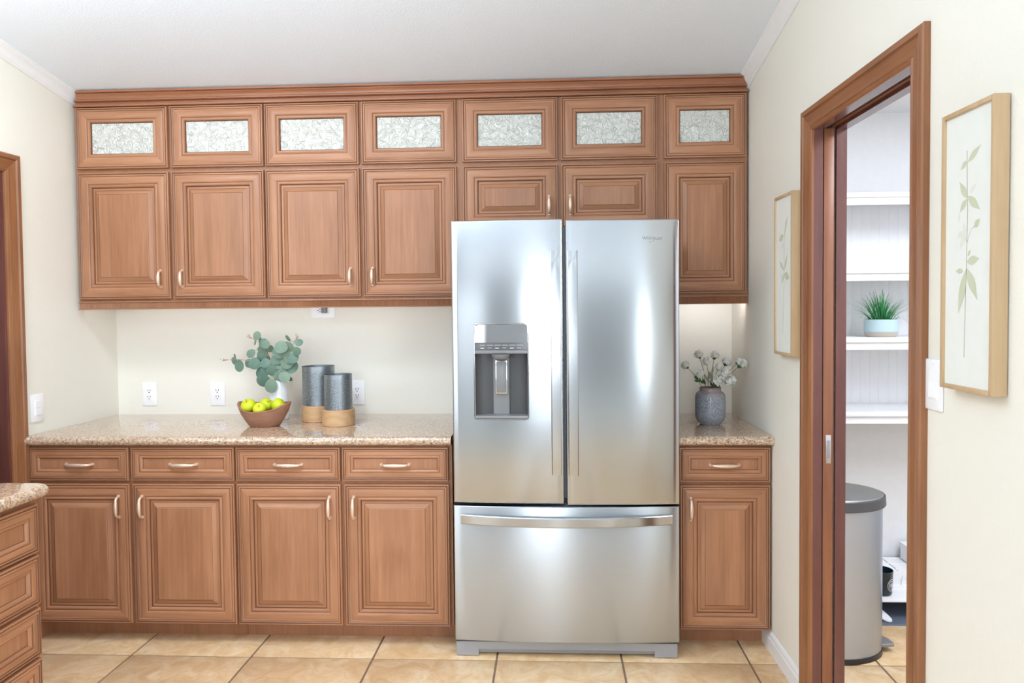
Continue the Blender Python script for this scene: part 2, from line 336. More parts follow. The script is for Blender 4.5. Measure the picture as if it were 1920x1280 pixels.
# floor: grout bed with every tile near the view laid as its own piece
T0, TS, TY = -1.7956, 0.5182, -0.7585
b = MB(); b.box(-2.84, 2.62, -3.36, 0.1, -0.05, -0.004); floor = struct('floor', b, M['grout'], ang=0)
tb = MB(); h = TS/2-0.0042; tb.box(-h, h, -h, h, -0.012, 0, 0, 0.002)
tme = tb.mesh('floor_tile'); tme.materials.append(M['tile'])
for i in range(-2, 8):
    for j in range(-5, 1):
        obj('floor_tile', tme, None, floor, (T0+(i+.5)*TS, TY+(j+.5)*TS, 0), (0, 0, random.choice((0, PI/2, PI, -PI/2))))
tb = MB(); tb.box(-h, h, -h, -h+0.235, -0.012, 0, 0, 0.002)
tme2 = tb.mesh('floor_tile'); tme2.materials.append(M['tile'])
for i in range(-2, 8): obj('floor_tile', tme2, None, floor, (T0+(i+.5)*TS, TY+1.5*TS, 0))
b = MB(); b.box(-5.3, 5.0, REAR-.1, -3.355, -0.05, 0); b.box(-5.3, -2.835, -3.355, 0, -0.05, 0); b.box(2.625, 5.0, -3.355, 0, -0.05, 0)
struct('floor_rear', b, M['grey_floor'], ang=0)  # unseen floor coloured neutral grey so it bounces less warm light

# white crown moulding on both side walls, following the sloped ceiling
def white_crown(name, root, rz, sgn, s0, s1):
    b = MB(); c = 0.185
    prof = [(0, -.050), (-.008, -.050), (-.010, -.045), (-.014, -.042), (-.018, -.030), (-.028, -.018), (-.038, -.013), (-.041, -.009), (-.045, -.008), (-.046, .004), (0, .004)]
    rings = []
    for s in (s0, s1):
        rings.append([(sgn*s, n, 2.4465 + c*s + h) for n, h in prof])
    b.loft(rings); struct(name, b, M['white'], root, rz, 25)
white_crown('trim_right', (XR, 0, 0), RWZ, 1, 0.20, 2.6); white_crown('trim_left', (XL, 0, 0), LWZ, -1, 0.20, 1.98)
# baseboard on the right wall between cabinet and door casing
b = MB(); prof = [(0, 0), (-.014, 0), (-.014, .055), (-.010, .062), (-.010, .072), (-.005, .080), (0, .083)]
b.extrude_x(prof, 0.545, 1.018); struct('baseboard_right', b, M['white'], (XR, 0, 0), RWZ, 25)

# door casings
CP = [(0, 0), (0, .008), (.004, .011), (.011, .0135), (.0155, .0095), (.018, .0115), (.032, .0115), (.052, .0175), (.0545, .0140), (.058, .0165), (.060, .0205), (.076, .0205), (.080, .016), (.080, 0)]
def casing(root, x0, x1, z):
    b = MB(); b.loft([[(x0-u, -d, 0) for u, d in CP], [(x0-u, -d, z+u) for u, d in CP]]); obj('casing_leg', b, M['cherry'], root)
    b = MB(); b.loft([[(x1+u, -d, 0) for u, d in CP], [(x1+u, -d, z+u) for u, d in CP]]); obj('casing_leg', b, M['cherry'], root)
    b = MB(); b.loft([[(x0-u, -d, z+u) for u, d in CP], [(x1+u, -d, z+u) for u, d in CP]]); obj('casing_head', b, M['cherry_h'], root)
d2 = setting('door_2', (XR, 0, 0), RWZ); casing(d2, RO0, RO1, RZ)
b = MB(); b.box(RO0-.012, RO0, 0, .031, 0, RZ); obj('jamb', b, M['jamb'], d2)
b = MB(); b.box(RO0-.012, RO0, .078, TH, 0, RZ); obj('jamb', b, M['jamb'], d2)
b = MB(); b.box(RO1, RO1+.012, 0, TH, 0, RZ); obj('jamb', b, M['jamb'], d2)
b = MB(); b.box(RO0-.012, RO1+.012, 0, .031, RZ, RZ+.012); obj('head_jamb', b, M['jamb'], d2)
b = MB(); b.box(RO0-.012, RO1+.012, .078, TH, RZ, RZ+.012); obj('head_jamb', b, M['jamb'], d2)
b = MB(); b.box(RO0-.012, RO1, .064, .078, RZ+.012, RZ+.040); obj('door_track', b, M['leaf_edge'], d2)
b = MB(); b.box(0.40, RO0-.004, .036, .072, 0.008, RZ+.006, 0, .002); leaf = obj('door_leaf', b, M['leaf_edge'], d2)
b = MB(); b.box(RO0-.006, RO0-.0025, .046, .064, .893, .995, 0, .001); pull = obj('edge_pull', b, M['steel_plain'], leaf)
b = MB(); b.box(RO0-.004, RO0-.0015, .050, .060, .912, .976, 0, .001); obj('pull_recess', b, M['mull'], leaf)
d1 = setting('door_1', (XL, 0, 0), LWZ); casing(d1, -LO1, -LO0, LZ)
for x in (-LO1, -LO0-.012): b = MB(); b.box(x, x+.012, 0, .12, 0, LZ-.012); obj('jamb', b, M['jamb'], d1)
b = MB(); b.box(-LO1, -LO0, 0, .12, LZ-.012, LZ); obj('head_jamb', b, M['jamb'], d1)
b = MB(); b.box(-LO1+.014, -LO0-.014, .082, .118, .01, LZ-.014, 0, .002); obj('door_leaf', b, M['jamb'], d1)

# ------------------------------------------------------------------ cabinet doors and drawers
PANEL = [(0, 0, 0), (0, .0155, 0), (.002, .0185, 0), (.006, .0195, 0), (.008, .0180, 2), (.010, .0172, 2), (.012, .0195, 0), (.017, .0200, 0), (.019, .0180, 2), (.022, .0170, 0),
         (.030, .0200, 0), (.040, .0215, 0), (.049, .0205, 0), (.055, .0165, 0), (.0565, .0150, 2), (.058, .0155, 0), (.062, .0185, 0), (.067, .0175, 0), (.071, .0120, 0), (.0725, .0085, 2),
         (.0745, .0085, 2), (.084, .0090, 0), (.0852, .0075, 2), (.087, .0085, 0), (.103, .0165, 0), (.1045, .0160, 2), (.1065, .0175, 0)]
DRAWER = [(0, 0, 0), (0, .0155, 0), (.002, .0185, 0), (.006, .0195, 0), (.008, .0180, 2), (.010, .0172, 2), (.012, .0195, 0), (.016, .0200, 0), (.018, .0180, 2), (.021, .0185, 0),
          (.028, .0195, 0), (.036, .0170, 0), (.0375, .0150, 2), (.039, .0155, 0), (.043, .0165, 0), (.047, .0140, 0), (.050, .0095, 0), (.0515, .0075, 2), (.0535, .0078, 0)]
GLASS = PANEL[:19] + [(.0725, .0060, 2), (.0740, .0045, 2)]
def front_mesh(w, h, prof, hole=False):
    b = MB(); n = len(prof); o = 0
    for ins, y, g in prof:
        x, z = w/2-ins, h/2-ins
        b.v += [(-x, -y, -z), (x, -y, -z), (x, -y, z), (-x, -y, z)]
    for k in range(n-1):
        g = prof[k+1][2]
        for i in range(4):
            j = (i+1) % 4
            b.f.append((4*k+i, 4*k+j, 4*k+4+j, 4*k+4+i)); b.m.append(g if g else (1 if i in (0, 2) else 0))
    if not hole:
        b.f.append(tuple(4*(n-1)+i for i in range(4))); b.m.append(0)
        b.f.append((3, 2, 1, 0)); b.m.append(0)
    else:
        for i in range(4):
            j = (i+1) % 4
            b.f.append((4*(n-1)+i, 4*(n-1)+j, j, i)); b.m.append(0)
    return b
WM = [M['wood_v'], M['wood_h'], M['glaze']]
def pull_handle(parent, loc, L, vertical):
    b = MB(); n = 14; pts = []; rad = []
    for i in range(n+1):
        t = i/n; a = (t-.5)*L
        d = .0195 + .006*math.sin(PI*t) if 0 < i < n else .0
        if i in (1, n-1): d = .017
        pts.append((0, -d, a) if vertical else (a, -d, 0)); rad.append(.0052 + .0032*math.sin(PI*t)**1.5)
    b.tube(pts, rad, 10)
    for a in (-L/2, L/2):
        cx, cz = (0, a) if vertical else (a, 0)
        R = [[(cx+r*math.cos(2*PI*k/14), -y, cz+r*math.sin(2*PI*k/14)) for k in range(14)] for r, y in ((.0078, 0), (.0080, .003), (.006, .006), (.0045, .010))]
        b.loft(R)
    return obj('handle', b, M['copper'], parent, loc, ang=50)
def door(root, x0, x1, z0, z1, y, kind='panel', hx=None, hz=None, hl=.09, name=None):
    w, h = x1-x0, z1-z0; cx, cz = (x0+x1)/2, (z0+z1)/2
    prof = {'panel': PANEL, 'drawer': DRAWER, 'glass': GLASS}[kind]
    nm = name or {'panel': 'door', 'drawer': 'drawer', 'glass': 'glass_door'}[kind]
    d = obj(nm, front_mesh(w, h, prof, kind == 'glass'), WM, root, (cx-root.location.x, y-root.location.y, cz-root.location.z), ang=28)
    if kind == 'glass':
        b = MB(); b.box(-w/2+.070, w/2-.070, -.0045, -.0015, -h/2+.070, h/2-.070); obj('glass_pane', b, M['hammered'], d)
    if hx is not None:
        pull_handle(d, (hx-cx, -.0195 if kind == 'panel' else -.0075, hz-cz), hl, kind == 'panel')
    return d
def cab(name, label, x0, x1, y0, z0, z1, toe=None, group=None, hollow=False, k0=0, k1=0):
    r = thing(name, label, 'cabinet', ((x0+x1)/2, 0, z0), 0, group)
    w = (x1-x0)/2; H = z1-z0; b = MB()
    if hollow:
        t = .018
        b.box(-w, -w+t, y0, -.001, 0, H, 0); b.box(w-t, w, y0, -.001, 0, H, 0); b.box(-w+t, w-t, y0, -.001, 0, t, 0); b.box(-w+t, w-t, y0, -.001, H-t, H, 0)
        b.box(-w+t, w-t, -.012, -.001, t, H-t, 1)
        b.box(-w+t, w-t, y0+.02, -.012, t, t+.002, 1); b.box(-w+t, w-t, y0+.02, -.012, H-t-.002, H-t, 1)
        b.box(-w+t, -w+t+.002, y0+.02, -.012, t+.002, H-t-.002, 1); b.box(w-t-.002, w-t, y0+.02, -.012, t+.002, H-t-.002, 1)
        obj('cabinet_box', b, [M['wood_dark'], M['melamine']], r, ang=0)
    elif toe:
        b.box(-w, w, y0, -.001, .088, H); b.v = [(x+(k0 if x < 0 else -k1)*(y > -.1), y, z) for x, y, z in b.v]; obj('cabinet_box', b, M['wood_dark'], r, ang=0)
        b = MB(); b.box(-w+.001, w-.001, toe, -.01, 0, .088); b.v = [(x+(k0 if x < 0 else -k1)*(y > -.1), y, z) for x, y, z in b.v]; obj('toe_kick', b, M['wood_dark'], r, ang=0)
    else:
        b.box(-w, w, y0, -.001, 0, H); obj('cabinet_box', b, M['wood_dark'], r, ang=0)
    return r
UF, BF = -0.2985, -0.636
UX = [(-2.2717, -1.8232), (-1.8091, -1.3605), (-1.3519, -.9026), (-.8891, -.4413), (-.4128, .0313), (.047, .4912), (.5222, .8942)]
# wall cabinets
ua = cab('wall_cabinet', 'leftmost maple wall cabinet with two tall raised-panel doors', -2.285, -1.3562, UF, 1.506, 2.1305)
ub = cab('wall_cabinet', 'maple wall cabinet with two tall raised-panel doors just left of the fridge', -1.3558, -.4272, UF, 1.506, 2.1305)
uc = cab('wall_cabinet', 'maple wall cabinet with two short raised-panel doors over the fridge', -.4268, .5068, UF, 1.820, 2.1305)
ud = cab('wall_cabinet', 'narrow maple wall cabinet with one tall door right of the fridge', .5072, .9040, UF, 1.506, 2.1305)
for k, r in ((0, ua), (1, ua), (2, ub), (3, ub)):
    hx = UX[k][1]-.046 if k % 2 == 0 else UX[k][0]+.046
    door(r, *UX[k], 1.5166, 2.121, UF, 'panel', hx, 1.6105, .077)
door(uc, *UX[4], 1.826, 2.121, UF, 'panel', UX[4][1]-.041, 1.931, .084); door(uc, *UX[5], 1.826, 2.121, UF, 'panel', UX[5][0]+.041, 1.931, .084)
door(ud, *UX[6], 1.5166, 2.121, UF, 'panel', UX[6][0]+.044, 1.6105, .077)
# upper row with textured glass
for (a, c, ks, lab) in ((-2.285, -1.3562, (0, 1), 'leftmost small top cabinet with two textured glass doors under the crown'),
                        (-1.3558, -.4272, (2, 3), 'second small top cabinet with two textured glass doors, left of the fridge'),
                        (-.4268, .5068, (4, 5), 'small top cabinet with two textured glass doors above the fridge'),
                        (.5072, .9040, (6,), 'narrow small top cabinet with a single textured glass door at the far right')):
    r = cab('glass_cabinet', lab, a, c, UF, 2.131, 2.440, hollow=True)
    if len(ks) == 2:
        m = (UX[ks[0]][1]+UX[ks[1]][0])/2-(a+c)/2; b = MB(); b.box(m-.03, m+.03, UF, UF+.02, .018, .291); obj('centre_stile', b, M['wood_dark'], r, ang=0)
    for k in ks: door(r, *UX[k], 2.1396, 2.4305, UF, 'glass')
# cabinet crown moulding: each profile point has its own end so that it meets the white crown
t = thing('crown_moulding', 'stepped maple crown moulding along the top of the wall cabinets', 'moulding', (-.69, -.30, 2.434))
CR = [(.002, 2.4345), (.020, 2.4345), (.022, 2.437), (.022, 2.4445), (.019, 2.4465), (.010, 2.4475), (.010, 2.4565), (.026, 2.4575), (.031, 2.459), (.031, 2.4645), (.028, 2.466), (.025, 2.469), (.026, 2.475), (.031, 2.483), (.038, 2.489), (.0385, 2.4905), (.034, 2.4915), (.034, 2.4935), (.046, 2.494), (.048, 2.496), (.048, 2.503), (.045, 2.5045), (.012, 2.5005), (.002, 2.5005)]
b = MB()
def ends(z):
    u = (z-2.4345)/.0705; return (-2.281+.036*u, .9035-.030*u)
b.loft([[(ends(z)[e]+.69, UF-d+.30, z-2.434) for d, z in CR] for e in (0, 1)])
obj('moulding', b, M['crown'], t, ang=30)
def light_rail(x0, x1, lab):
    t = thing('light_rail', lab, 'moulding', ((x0+x1)/2, UF, 1.4665)); w = (x1-x0)/2
    b = MB(); b.box(-w, w, .0, .022, 0, .0385); b.extrude_x([(0, 0), (-.012, 0), (-.014, .002), (-.012, .0045), (0, .0055)], -w, w); b.extrude_x([(0, .032), (-.011, .032), (-.013, .0345), (-.016, .036), (-.015, .0392), (0, .0392)], -w, w)
    obj('rail', b, M['wood_h'], t)
    b = MB(); n = int((x1-x0)/.0059); p = (x1-x0)/n; row = []
    for i in range(n):
        a = -w+i*p
        row += [(a, -.0045), (a+.0007, -.0045), (a+.0014, -.0080), (a+p*.5, -.0095), (a+p-.0007, -.0075)]
    row.append((w, -.0045))
    b.loft([[(x, y, .0056) for x, y in row], [(x, y, .0318) for x, y in row]], closed=False, cap0=False, cap1=False)
    o = obj('reeding', b, M['wood_v'], t, ang=20); o['kind'] = 'stuff'
light_rail(-2.2825, -.4275, 'long reeded light rail under the wall cabinets left of the fridge'); light_rail(.507, .9040, 'short reeded light rail under the narrow wall cabinet right of the fridge')
# base cabinets
BX = [(-2.297, -1.8486), (-1.8342, -1.3815), (-1.3722, -.9146), (-.8994, -.4457), (.5325, .9065)]
ba = cab('base_cabinet', 'leftmost maple base cabinet with two drawers over two doors', -2.306, -1.3772, BF, 0, .875, -.553, k0=.018)
bb = cab('base_cabinet', 'maple base cabinet with two drawers over two doors beside the fridge', -1.3768, -.4330, BF, 0, .875, -.553)
bc = cab('base_cabinet', 'narrow maple base cabinet with one drawer and one door right of the fridge', .5250, .9110, BF, 0, .875, -.553, k1=.007)
DX = [(-2.302, -1.851), (-1.8391, -1.3806), (-1.3733, -.916), (-.9077, -.4473), (.5303, .9061)]
for k, r in enumerate((ba, ba, bb, bb, bc)):
    hx = (BX[k][1]-.048 if k in (0, 2) else BX[k][0]+.042)
    door(r, *BX[k], .0904, .7055, BF, 'panel', hx, .606, .091)
    door(r, *DX[k], .719, .865, BF, 'drawer', (DX[k][0]+DX[k][1])/2, .789, .119)
# worktops
def bull(y0, z0, z1, yb):
    r = (z1-z0)/2; p = [(yb, z0)]
    for i in range(9):
        a = -PI/2+PI*i/8; p.append((y0+r-r*math.cos(a), (z0+z1)/2+r*math.sin(a)))
    return p+[(yb, z1)]
def worktop(name, lab, xa0, xa1, xb0, xb1):
    # left/right ends may follow a skewed wall: xa at y=0, xb at the front edge
    t = thing(name, lab, 'worktop', ((xa0+xb1)/2, -.34, .876)); b = MB(); P = bull(-.680, .876, .914, -.001)
    f = lambda q0, q1, y: q0+(q1-q0)*(-y/.68)
    b.loft([[(f(xa0, xb0, y)-t.location.x, y+.34, z-.876) for y, z in P], [(f(xa1, xb1, y)-t.location.x, y+.34, z-.876) for y, z in P]])
    obj('slab', b, M['granite'], t)
worktop('worktop', 'long speckled granite worktop left of the fridge', -2.288, -.432, -2.311, -.432)
worktop('worktop', 'short speckled granite worktop right of the fridge under the grey vase', .5235, .904, .5235, .914)

# island in the left foreground, drawers facing right
isl = thing('island_cabinet', 'kitchen island cabinet with a stack of four drawers in the left foreground', 'cabinet', (-1.631, -1.515, 0))
b = MB(); b.box(-.62, -.0, -.52, 0, .09, .875); obj('cabinet_box', b, M['wood_dark'], isl, ang=0)
b = MB(); b.box(-.60, -.07, -.50, -.02, 0, .09); obj('toe_kick', b, M['wood_dark'], isl, ang=0)
for z0, z1 in ((.707, .859), (.543, .698), (.381, .531), (.215, .371)):
    d = obj('drawer', front_mesh(.485, z1-z0, DRAWER), WM, isl, (0, -.2575, (z0+z1)/2), (0, 0, PI/2), ang=28)
    pull_handle(d, (0, -.0075, 0), .119, False)
b = MB(); b.box(-2.3055, -2.290, BF, -.553, 0, .088); b.v = [(x-ba.location.x, y, z) for x, y, z in b.v]; obj('toe_shade_block', b, M['wood_dark'], ba, ang=0)  # dark box added to stand in for shadow at the toe end
t = thing('island_worktop', 'granite island worktop with a rounded corner in the left foreground', 'worktop', (-1.9, -1.75, .876))
b = MB(); rings = []
def rrect(x0, x1, y0, y1, r, z, n=6):
    out = []
    for cx, cy, a0 in ((x1-r, y1-r, 0), (x0+r, y1-r, PI/2), (x0+r, y0+r, PI), (x1-r, y0+r, 1.5*PI)):
        for i in range(n+1):
            a = a0+PI/2*i/n; out.append((cx+r*math.cos(a), cy+r*math.sin(a), z))
    return out
for i in range(9):
    a = -PI/2+PI*i/8; ins = .019-.019*math.cos(a)
    rings.append(rrect(-.38+ins, .310-ins, -.36+ins, .275-ins, .05-ins*.5, .019+.019*math.sin(a)))
b.loft(rings); obj('slab', b, M['granite'], t)

# ------------------------------------------------------------------ refrigerator
FX, FW, FY, SAG = .0510, .466, -.7326, .020
def fy(x): return FY - SAG*(1-((x-FX)/FW)**2)
FR = thing('refrigerator', 'stainless steel french-door refrigerator with a water dispenser between the cabinets', 'refrigerator', (FX, -.40, 0))
def fl(x, y, z): return (x-FX, y+.40, z)
b = MB(); b.box(-.452, .452, -.285, .36, .03, 1.790, 0, .004); obj('fridge_body', b, M['gap'], FR)
def curved_panel(x0, x1, z0, z1, hole=None, yb=-.690):
    r = .008; k = (0, .0012, .0035, r)
    xs = [x0+q for q in k] + [x1-q for q in reversed(k)]; zs = [z0+q for q in k] + [z1-q for q in reversed(k)]
    n = 22; xs += [x0+r+(x1-x0-2*r)*i/n for i in range(1, n)]
    if hole: xs += [hole[0], hole[1]]; zs += [hole[2], hole[3]]
    xs = sorted(set(round(x, 5) for x in xs)); zs = sorted(set(round(z, 5) for z in zs))
    if hole: xs = [x for x in xs if min(abs(x-round(hole[0], 5)), abs(x-round(hole[1], 5))) < 1e-6 or min(abs(x-hole[0]), abs(x-hole[1])) > .004]
    def rd(d): return r-math.sqrt(max(0, r*r-(r-min(d, r))**2))
    b = MB(); idx = {}
    for i, x in enumerate(xs):
        for j, z in enumerate(zs):
            y = fy(x)+max(rd(min(x-x0, x1-x)), rd(min(z-z0, z1-z)))
            idx[i, j] = len(b.v); b.v.append(fl(x, y, z))
    for i in range(len(xs)-1):
        for j in range(len(zs)-1):
            if hole and hole[0]-1e-4 < (xs[i]+xs[i+1])/2 < hole[1]+1e-4 and hole[2] < (zs[j]+zs[j+1])/2 < hole[3]: continue
            b.f.append((idx[i, j], idx[i+1, j], idx[i+1, j+1], idx[i, j+1])); b.m.append(0)
    loop = [idx[i, 0] for i in range(len(xs))]+[idx[len(xs)-1, j] for j in range(1, len(zs))]+[idx[i, len(zs)-1] for i in range(len(xs)-2, -1, -1)]+[idx[0, j] for j in range(len(zs)-2, 0, -1)]
    o = len(b.v)
    for q in loop: b.v.append((b.v[q][0], yb+.40, b.v[q][2]))
    L = len(loop)
    for q in range(L): b.f.append((loop[q], loop[(q+1) % L], o+(q+1) % L, o+q)); b.m.append(0)
    if not hole: b.f.append(tuple(o+q for q in range(L))); b.m.append(0)
    return b
HX0, HX1, HZ0, HZ1 = -.3205, -.1000, 1.0000, 1.3920
dl = obj('fridge_door', curved_panel(-.4148, .0440, .6495, 1.8165, (HX0, HX1, HZ0, HZ1)), M['steel'], FR, ang=25)
dr = obj('fridge_door', curved_panel(.0555, .5176, .6445, 1.8115), M['steel'], FR, ang=25)
dz = obj('freezer_drawer', curved_panel(-.4165, .5160, .0690, .6380), M['steel_low'], FR, ang=25)
b = MB(); b.box(*[v-FX for v in (.0425, .0570)], -.290, -.284, .66, 1.788); obj('mullion', b, M['mull'], FR)
for x in (-.36, .46):
    b = MB(); b.box(x-FX-.03, x-FX+.03, -.29, -.20, 1.790, 1.803, 0, .004); obj('hinge_cap', b, M['gap'], FR)
# kick grille with two square feet
b = MB(); g0, g1 = -.411-FX, .507-FX; yf = -.725+.40
b.loft([[(x, y, z) for x, z in ((g0, 0.004), (g0+.093, 0.004), (g0+.093, .030), (g1-.093, .030), (g1-.093, .004), (g1, .004), (g1, .062), (g0, .062))] for y in (yf, yf+.06)])
obj('kick_grille', b, M['grille'], FR, ang=20)
b = MB(); b.box(g0+.09, g1-.09, yf+.012, yf+.05, .012, .032); obj('lower_valance', b, M['mull'], FR, ang=0)
for x in (g0+.04, g1-.04):
    b = MB(); b.lathe([(.02, 0), (.02, .03)], x, yf+.05, 0, 16); obj('levelling_foot', b, M['gap'], FR)
# door handles: flat bars bowed outwards
def bar_handle(parent, x0, x1, z0, z1, bow):
    b = MB(); n = 16; rings = []
    for i in range(n+1):
        t_ = i/n; z = z0+(z1-z0)*t_; y = fy((x0+x1)/2)-.022-bow*math.sin(PI*t_); th = .012
        rings.append([fl(x, yy, z) for x, yy in ((x0, y+.002), (x0+.003, y), (x1-.003, y), (x1, y+.002), (x1, y+th), (x0, y+th))])
    b.loft(rings)
    for z in (z0+.012, z1-.012): b.box(x0-FX+.006, x1-FX-.006, fy((x0+x1)/2)+.40-.020, fy((x0+x1)/2)+.40+.004, z-.012, z+.012)
    obj('door_handle', b, M['steel'], parent, ang=30)
bar_handle(dl, -.0055, .0355, .7745, 1.6850, .034); bar_handle(dr, .0625, .1035, .7725, 1.6850, .034)
b = MB(); rings = []; n = 30
for i in range(n+1):
    t_ = i/n; x = -.384+.868*t_; y = fy(x)-.014-.040*math.sin(PI*t_)**.8; z0 = .566
    rings.append([fl(x, yy, zz) for yy, zz in ((y+.002, z0), (y, z0+.003), (y, z0+.036), (y+.002, z0+.039), (y+.012, z0+.039), (y+.012, z0))])
b.loft(rings)
for x in (-.372, .472): b.box(x-FX-.012, x-FX+.012, fy(x)+.40-.014, fy(x)+.40+.004, .570, .602)
obj('drawer_handle', b, M['steel'], dz, ang=30)
# dispenser: chrome surround, mirror display, touch strip, dark cavity, paddle, tray
def rr_path(x0, x1, z0, z1, r, y, n=5):
    out = []
    for cx, cz, a0 in ((x1-r, z1-r, 0), (x0+r, z1-r, PI/2), (x0+r, z0+r, PI), (x1-r, z0+r, 1.5*PI)):
        for i in range(n+1):
            a = a0+PI/2*i/n; out.append(fl(cx+r*math.cos(a), y, cz+r*math.sin(a)))
    return out
yd = fy((HX0+HX1)/2)
def yline(x): return fy(x)
def bezel(x0, x1, z0, z1, r, w):
    b = MB(); R = []
    for ins, dy in ((-w, .001), (-w, -.002), (-w*.6, -.0045), (0, -.0045), (w*.5, -.002), (w*.6, .012)):
        pts = rr_path(x0+ins, x1-ins, z0+ins, z1-ins, max(.002, r-ins), 0)
        R.append([(p[0], fy(p[0]+FX)+.40+dy, p[2]) for p in pts])
    b.loft(R, cap0=False, cap1=False); return b
obj('dispenser_surround', bezel(HX0+.001, HX1-.001, HZ0+.001, HZ1-.001, .012, .0045), M['chrome'], dl, ang=40)
ZS, ZB = 1.2850, 1.2680        # touch strip bottom / ledge bottom
b = MB(); x0, x1 = HX0, HX1
pw = [(ZS, -.000), (ZS+.030, .001), (HZ1, .005)]
b.loft([[(x-FX, fy(x)+.40+.003+d, z) for x in [x0+(x1-x0)*i/8 for i in range(9)]] for z, d in pw[1:]], closed=False, cap0=False, cap1=False)
obj('display_panel', b, M['mirror'], dl)
b = MB(); b.loft([[(x-FX, fy(x)+.40+.003+d, z) for x in [x0+(x1-x0)*i/8 for i in range(9)]] for z, d in pw[:2]], closed=False, cap0=False, cap1=False)
obj('touch_strip', b, M['slate'], dl)
b = MB()
for i in range(6):
    xx = x0+.022+i*.0305; q = xx+.026; y = fy(xx)+.40+.0022
    b.box(xx-FX, q-FX, y, y+.001, ZS+.0185, ZS+.0200); b.box(xx-FX+.003, xx-FX+.018, y-.0006, y+.001, ZS+.005+.002*(i % 2), ZS+.009)
o = obj('touch_icons', b, M['icon'], dl, ang=0); o['kind'] = 'stuff'
b = MB(); b.loft([[(x-FX, fy(x)+.40+yy, z) for yy, z in ((-.004, ZB+.002), (-.005, ZB+.008), (-.003, ZS-.001), (.05, ZS-.001), (.05, ZB))] for x in [x0+.001+(x1-x0-.002)*i/8 for i in range(9)]])
obj('dispenser_ledge', b, M['disp2'], dl)
b = MB(); n = 16; ysb = yd+.40; R = []
for z in (HZ0, ZB+.001):
    row = [(x0-FX, ysb+.004, z)]
    for i in range(n+1):
        a = PI*i/n; row.append(((x0+x1)/2-FX-(x1-x0)/2*math.cos(a), ysb+.020+.032*math.sin(a), z))
    row.append((x1-FX, ysb+.004, z)); R.append(row)
b.loft(R, closed=False, cap0=False, cap1=False)
b.add(R[0]+R[1], [tuple(range(len(R[0]))), tuple(range(len(R[0]), 2*len(R[0])))])
obj('dispenser_cavity', b, M['disp'], dl)
cxd = (x0+x1)/2-FX-.002
b = MB(); b.box(cxd-.034, cxd+.032, ysb+.044, ysb+.050, HZ0+.012, ZB); obj('cavity_backplate', b, M['disp2'], dl)
b = MB(); b.lathe([(.040, 0), (.036, -.012), (.030, -.018), (.0, -.018)], cxd, ysb+.012, ZB, 24, cap0=False, cap1=False); obj('water_spout', b, M['disp2'], dl)
b = MB(); b.box(cxd-.026, cxd+.026, ysb+.030, ysb+.042, 1.100, 1.242, 0, .004); pd = obj('dispenser_paddle', b, M['chrome'], dl)
b = MB(); b.box(cxd-.0205, cxd+.0205, ysb+.0275, ysb+.032, 1.106, 1.236, 0, .002); obj('paddle_pad', b, M['disp2'], dl)
b = MB(); b.loft([[(x-FX, fy(x)+.40+yy, z) for yy, z in ((-.002, HZ0+.002), (-.005, HZ0+.006), (-.004, HZ0+.014), (.045, HZ0+.016), (.045, HZ0+.002))] for x in [x0+.002+(x1-x0-.004)*i/8 for i in range(9)]])
obj('drip_tray', b, M['disp2'], dl)
# name plate lettering, engraved look: fine dark grey letters with a pale swoosh ring
cu = bpy.data.curves.new('lettering', 'FONT'); cu.body = 'Whirlpool'; cu.size = .0225; cu.extrude = .0004; cu.align_x = 'CENTER'
tmp = bpy.data.objects.new('lettering_curve', cu); COL.objects.link(tmp); bpy.context.view_layer.update()
me = bpy.data.meshes.new_from_object(tmp.evaluated_get(bpy.context.evaluated_depsgraph_get())); bpy.data.objects.remove(tmp)
me.name = 'lettering'; me.materials.clear(); me.materials.append(M['mull'])
lx = .4065; sl = 2*SAG*(lx-FX)/FW**2
wd = max(v.co.x for v in me.vertices)-min(v.co.x for v in me.vertices)
o = bpy.data.objects.new('lettering', me); COL.objects.link(o); o.parent = dr; o.scale = (.0805/wd,)*2+(1,)
o.location = fl(lx, fy(lx)-.0006, 1.7280); o.rotation_euler = (PI/2, 0, math.atan(sl))
b = MB(); pts = [(.018+.020*math.cos(a), .0005*math.sin(a), .006+.013*math.sin(a)) for a in [PI*2*i/40 for i in range(41)]]
tl = math.radians(38)
pts = [(.006+.021*math.cos(a)*math.cos(tl)-.0065*math.sin(a)*math.sin(tl), 0, .004+.021*math.cos(a)*math.sin(tl)+.0065*math.sin(a)*math.cos(tl)) for a in [PI*(.55+1.25*i/24) for i in range(25)]]
b.tube(pts, .0007, 6); o = obj('swoosh_ring', b, M['chrome'], dr, fl(lx, fy(lx)-.001, 1.7280), (0, 0, math.atan(sl)))

# ------------------------------------------------------------------ outlets and switches (local: plate on y=0 facing -y)
slotme = MB(); slotme.box(-.0012, .0012, -.0005, 0, -.0045, .0045); slotme = slotme.mesh('slot', 0); slotme.materials.append(M['slot'])
holeme = MB(); holeme.loft([[(.0028*math.cos(2*PI*k/10), y, .0028*math.sin(2*PI*k/10)) for k in range(10)] for y in (0, -.0005)]); holeme = holeme.mesh('ground_hole', 0); holeme.materials.append(M['slot'])
def plate(root, w=.0785, h=.1245):
    b = MB(); b.box(-w/2, w/2, -.006, -.0005, -h/2, h/2, 0, .0025); p = obj('cover_plate', b, M['plastic'], root)
    for z in (-h/2+.013, h/2-.013):
        b = MB(); b.loft([[(.0028*math.cos(2*PI*k/10), y, z+.0028*math.sin(2*PI*k/10)) for k in range(10)] for y in (-.0055, -.0066)]); obj('screw', b, M['white'], p)
    return p
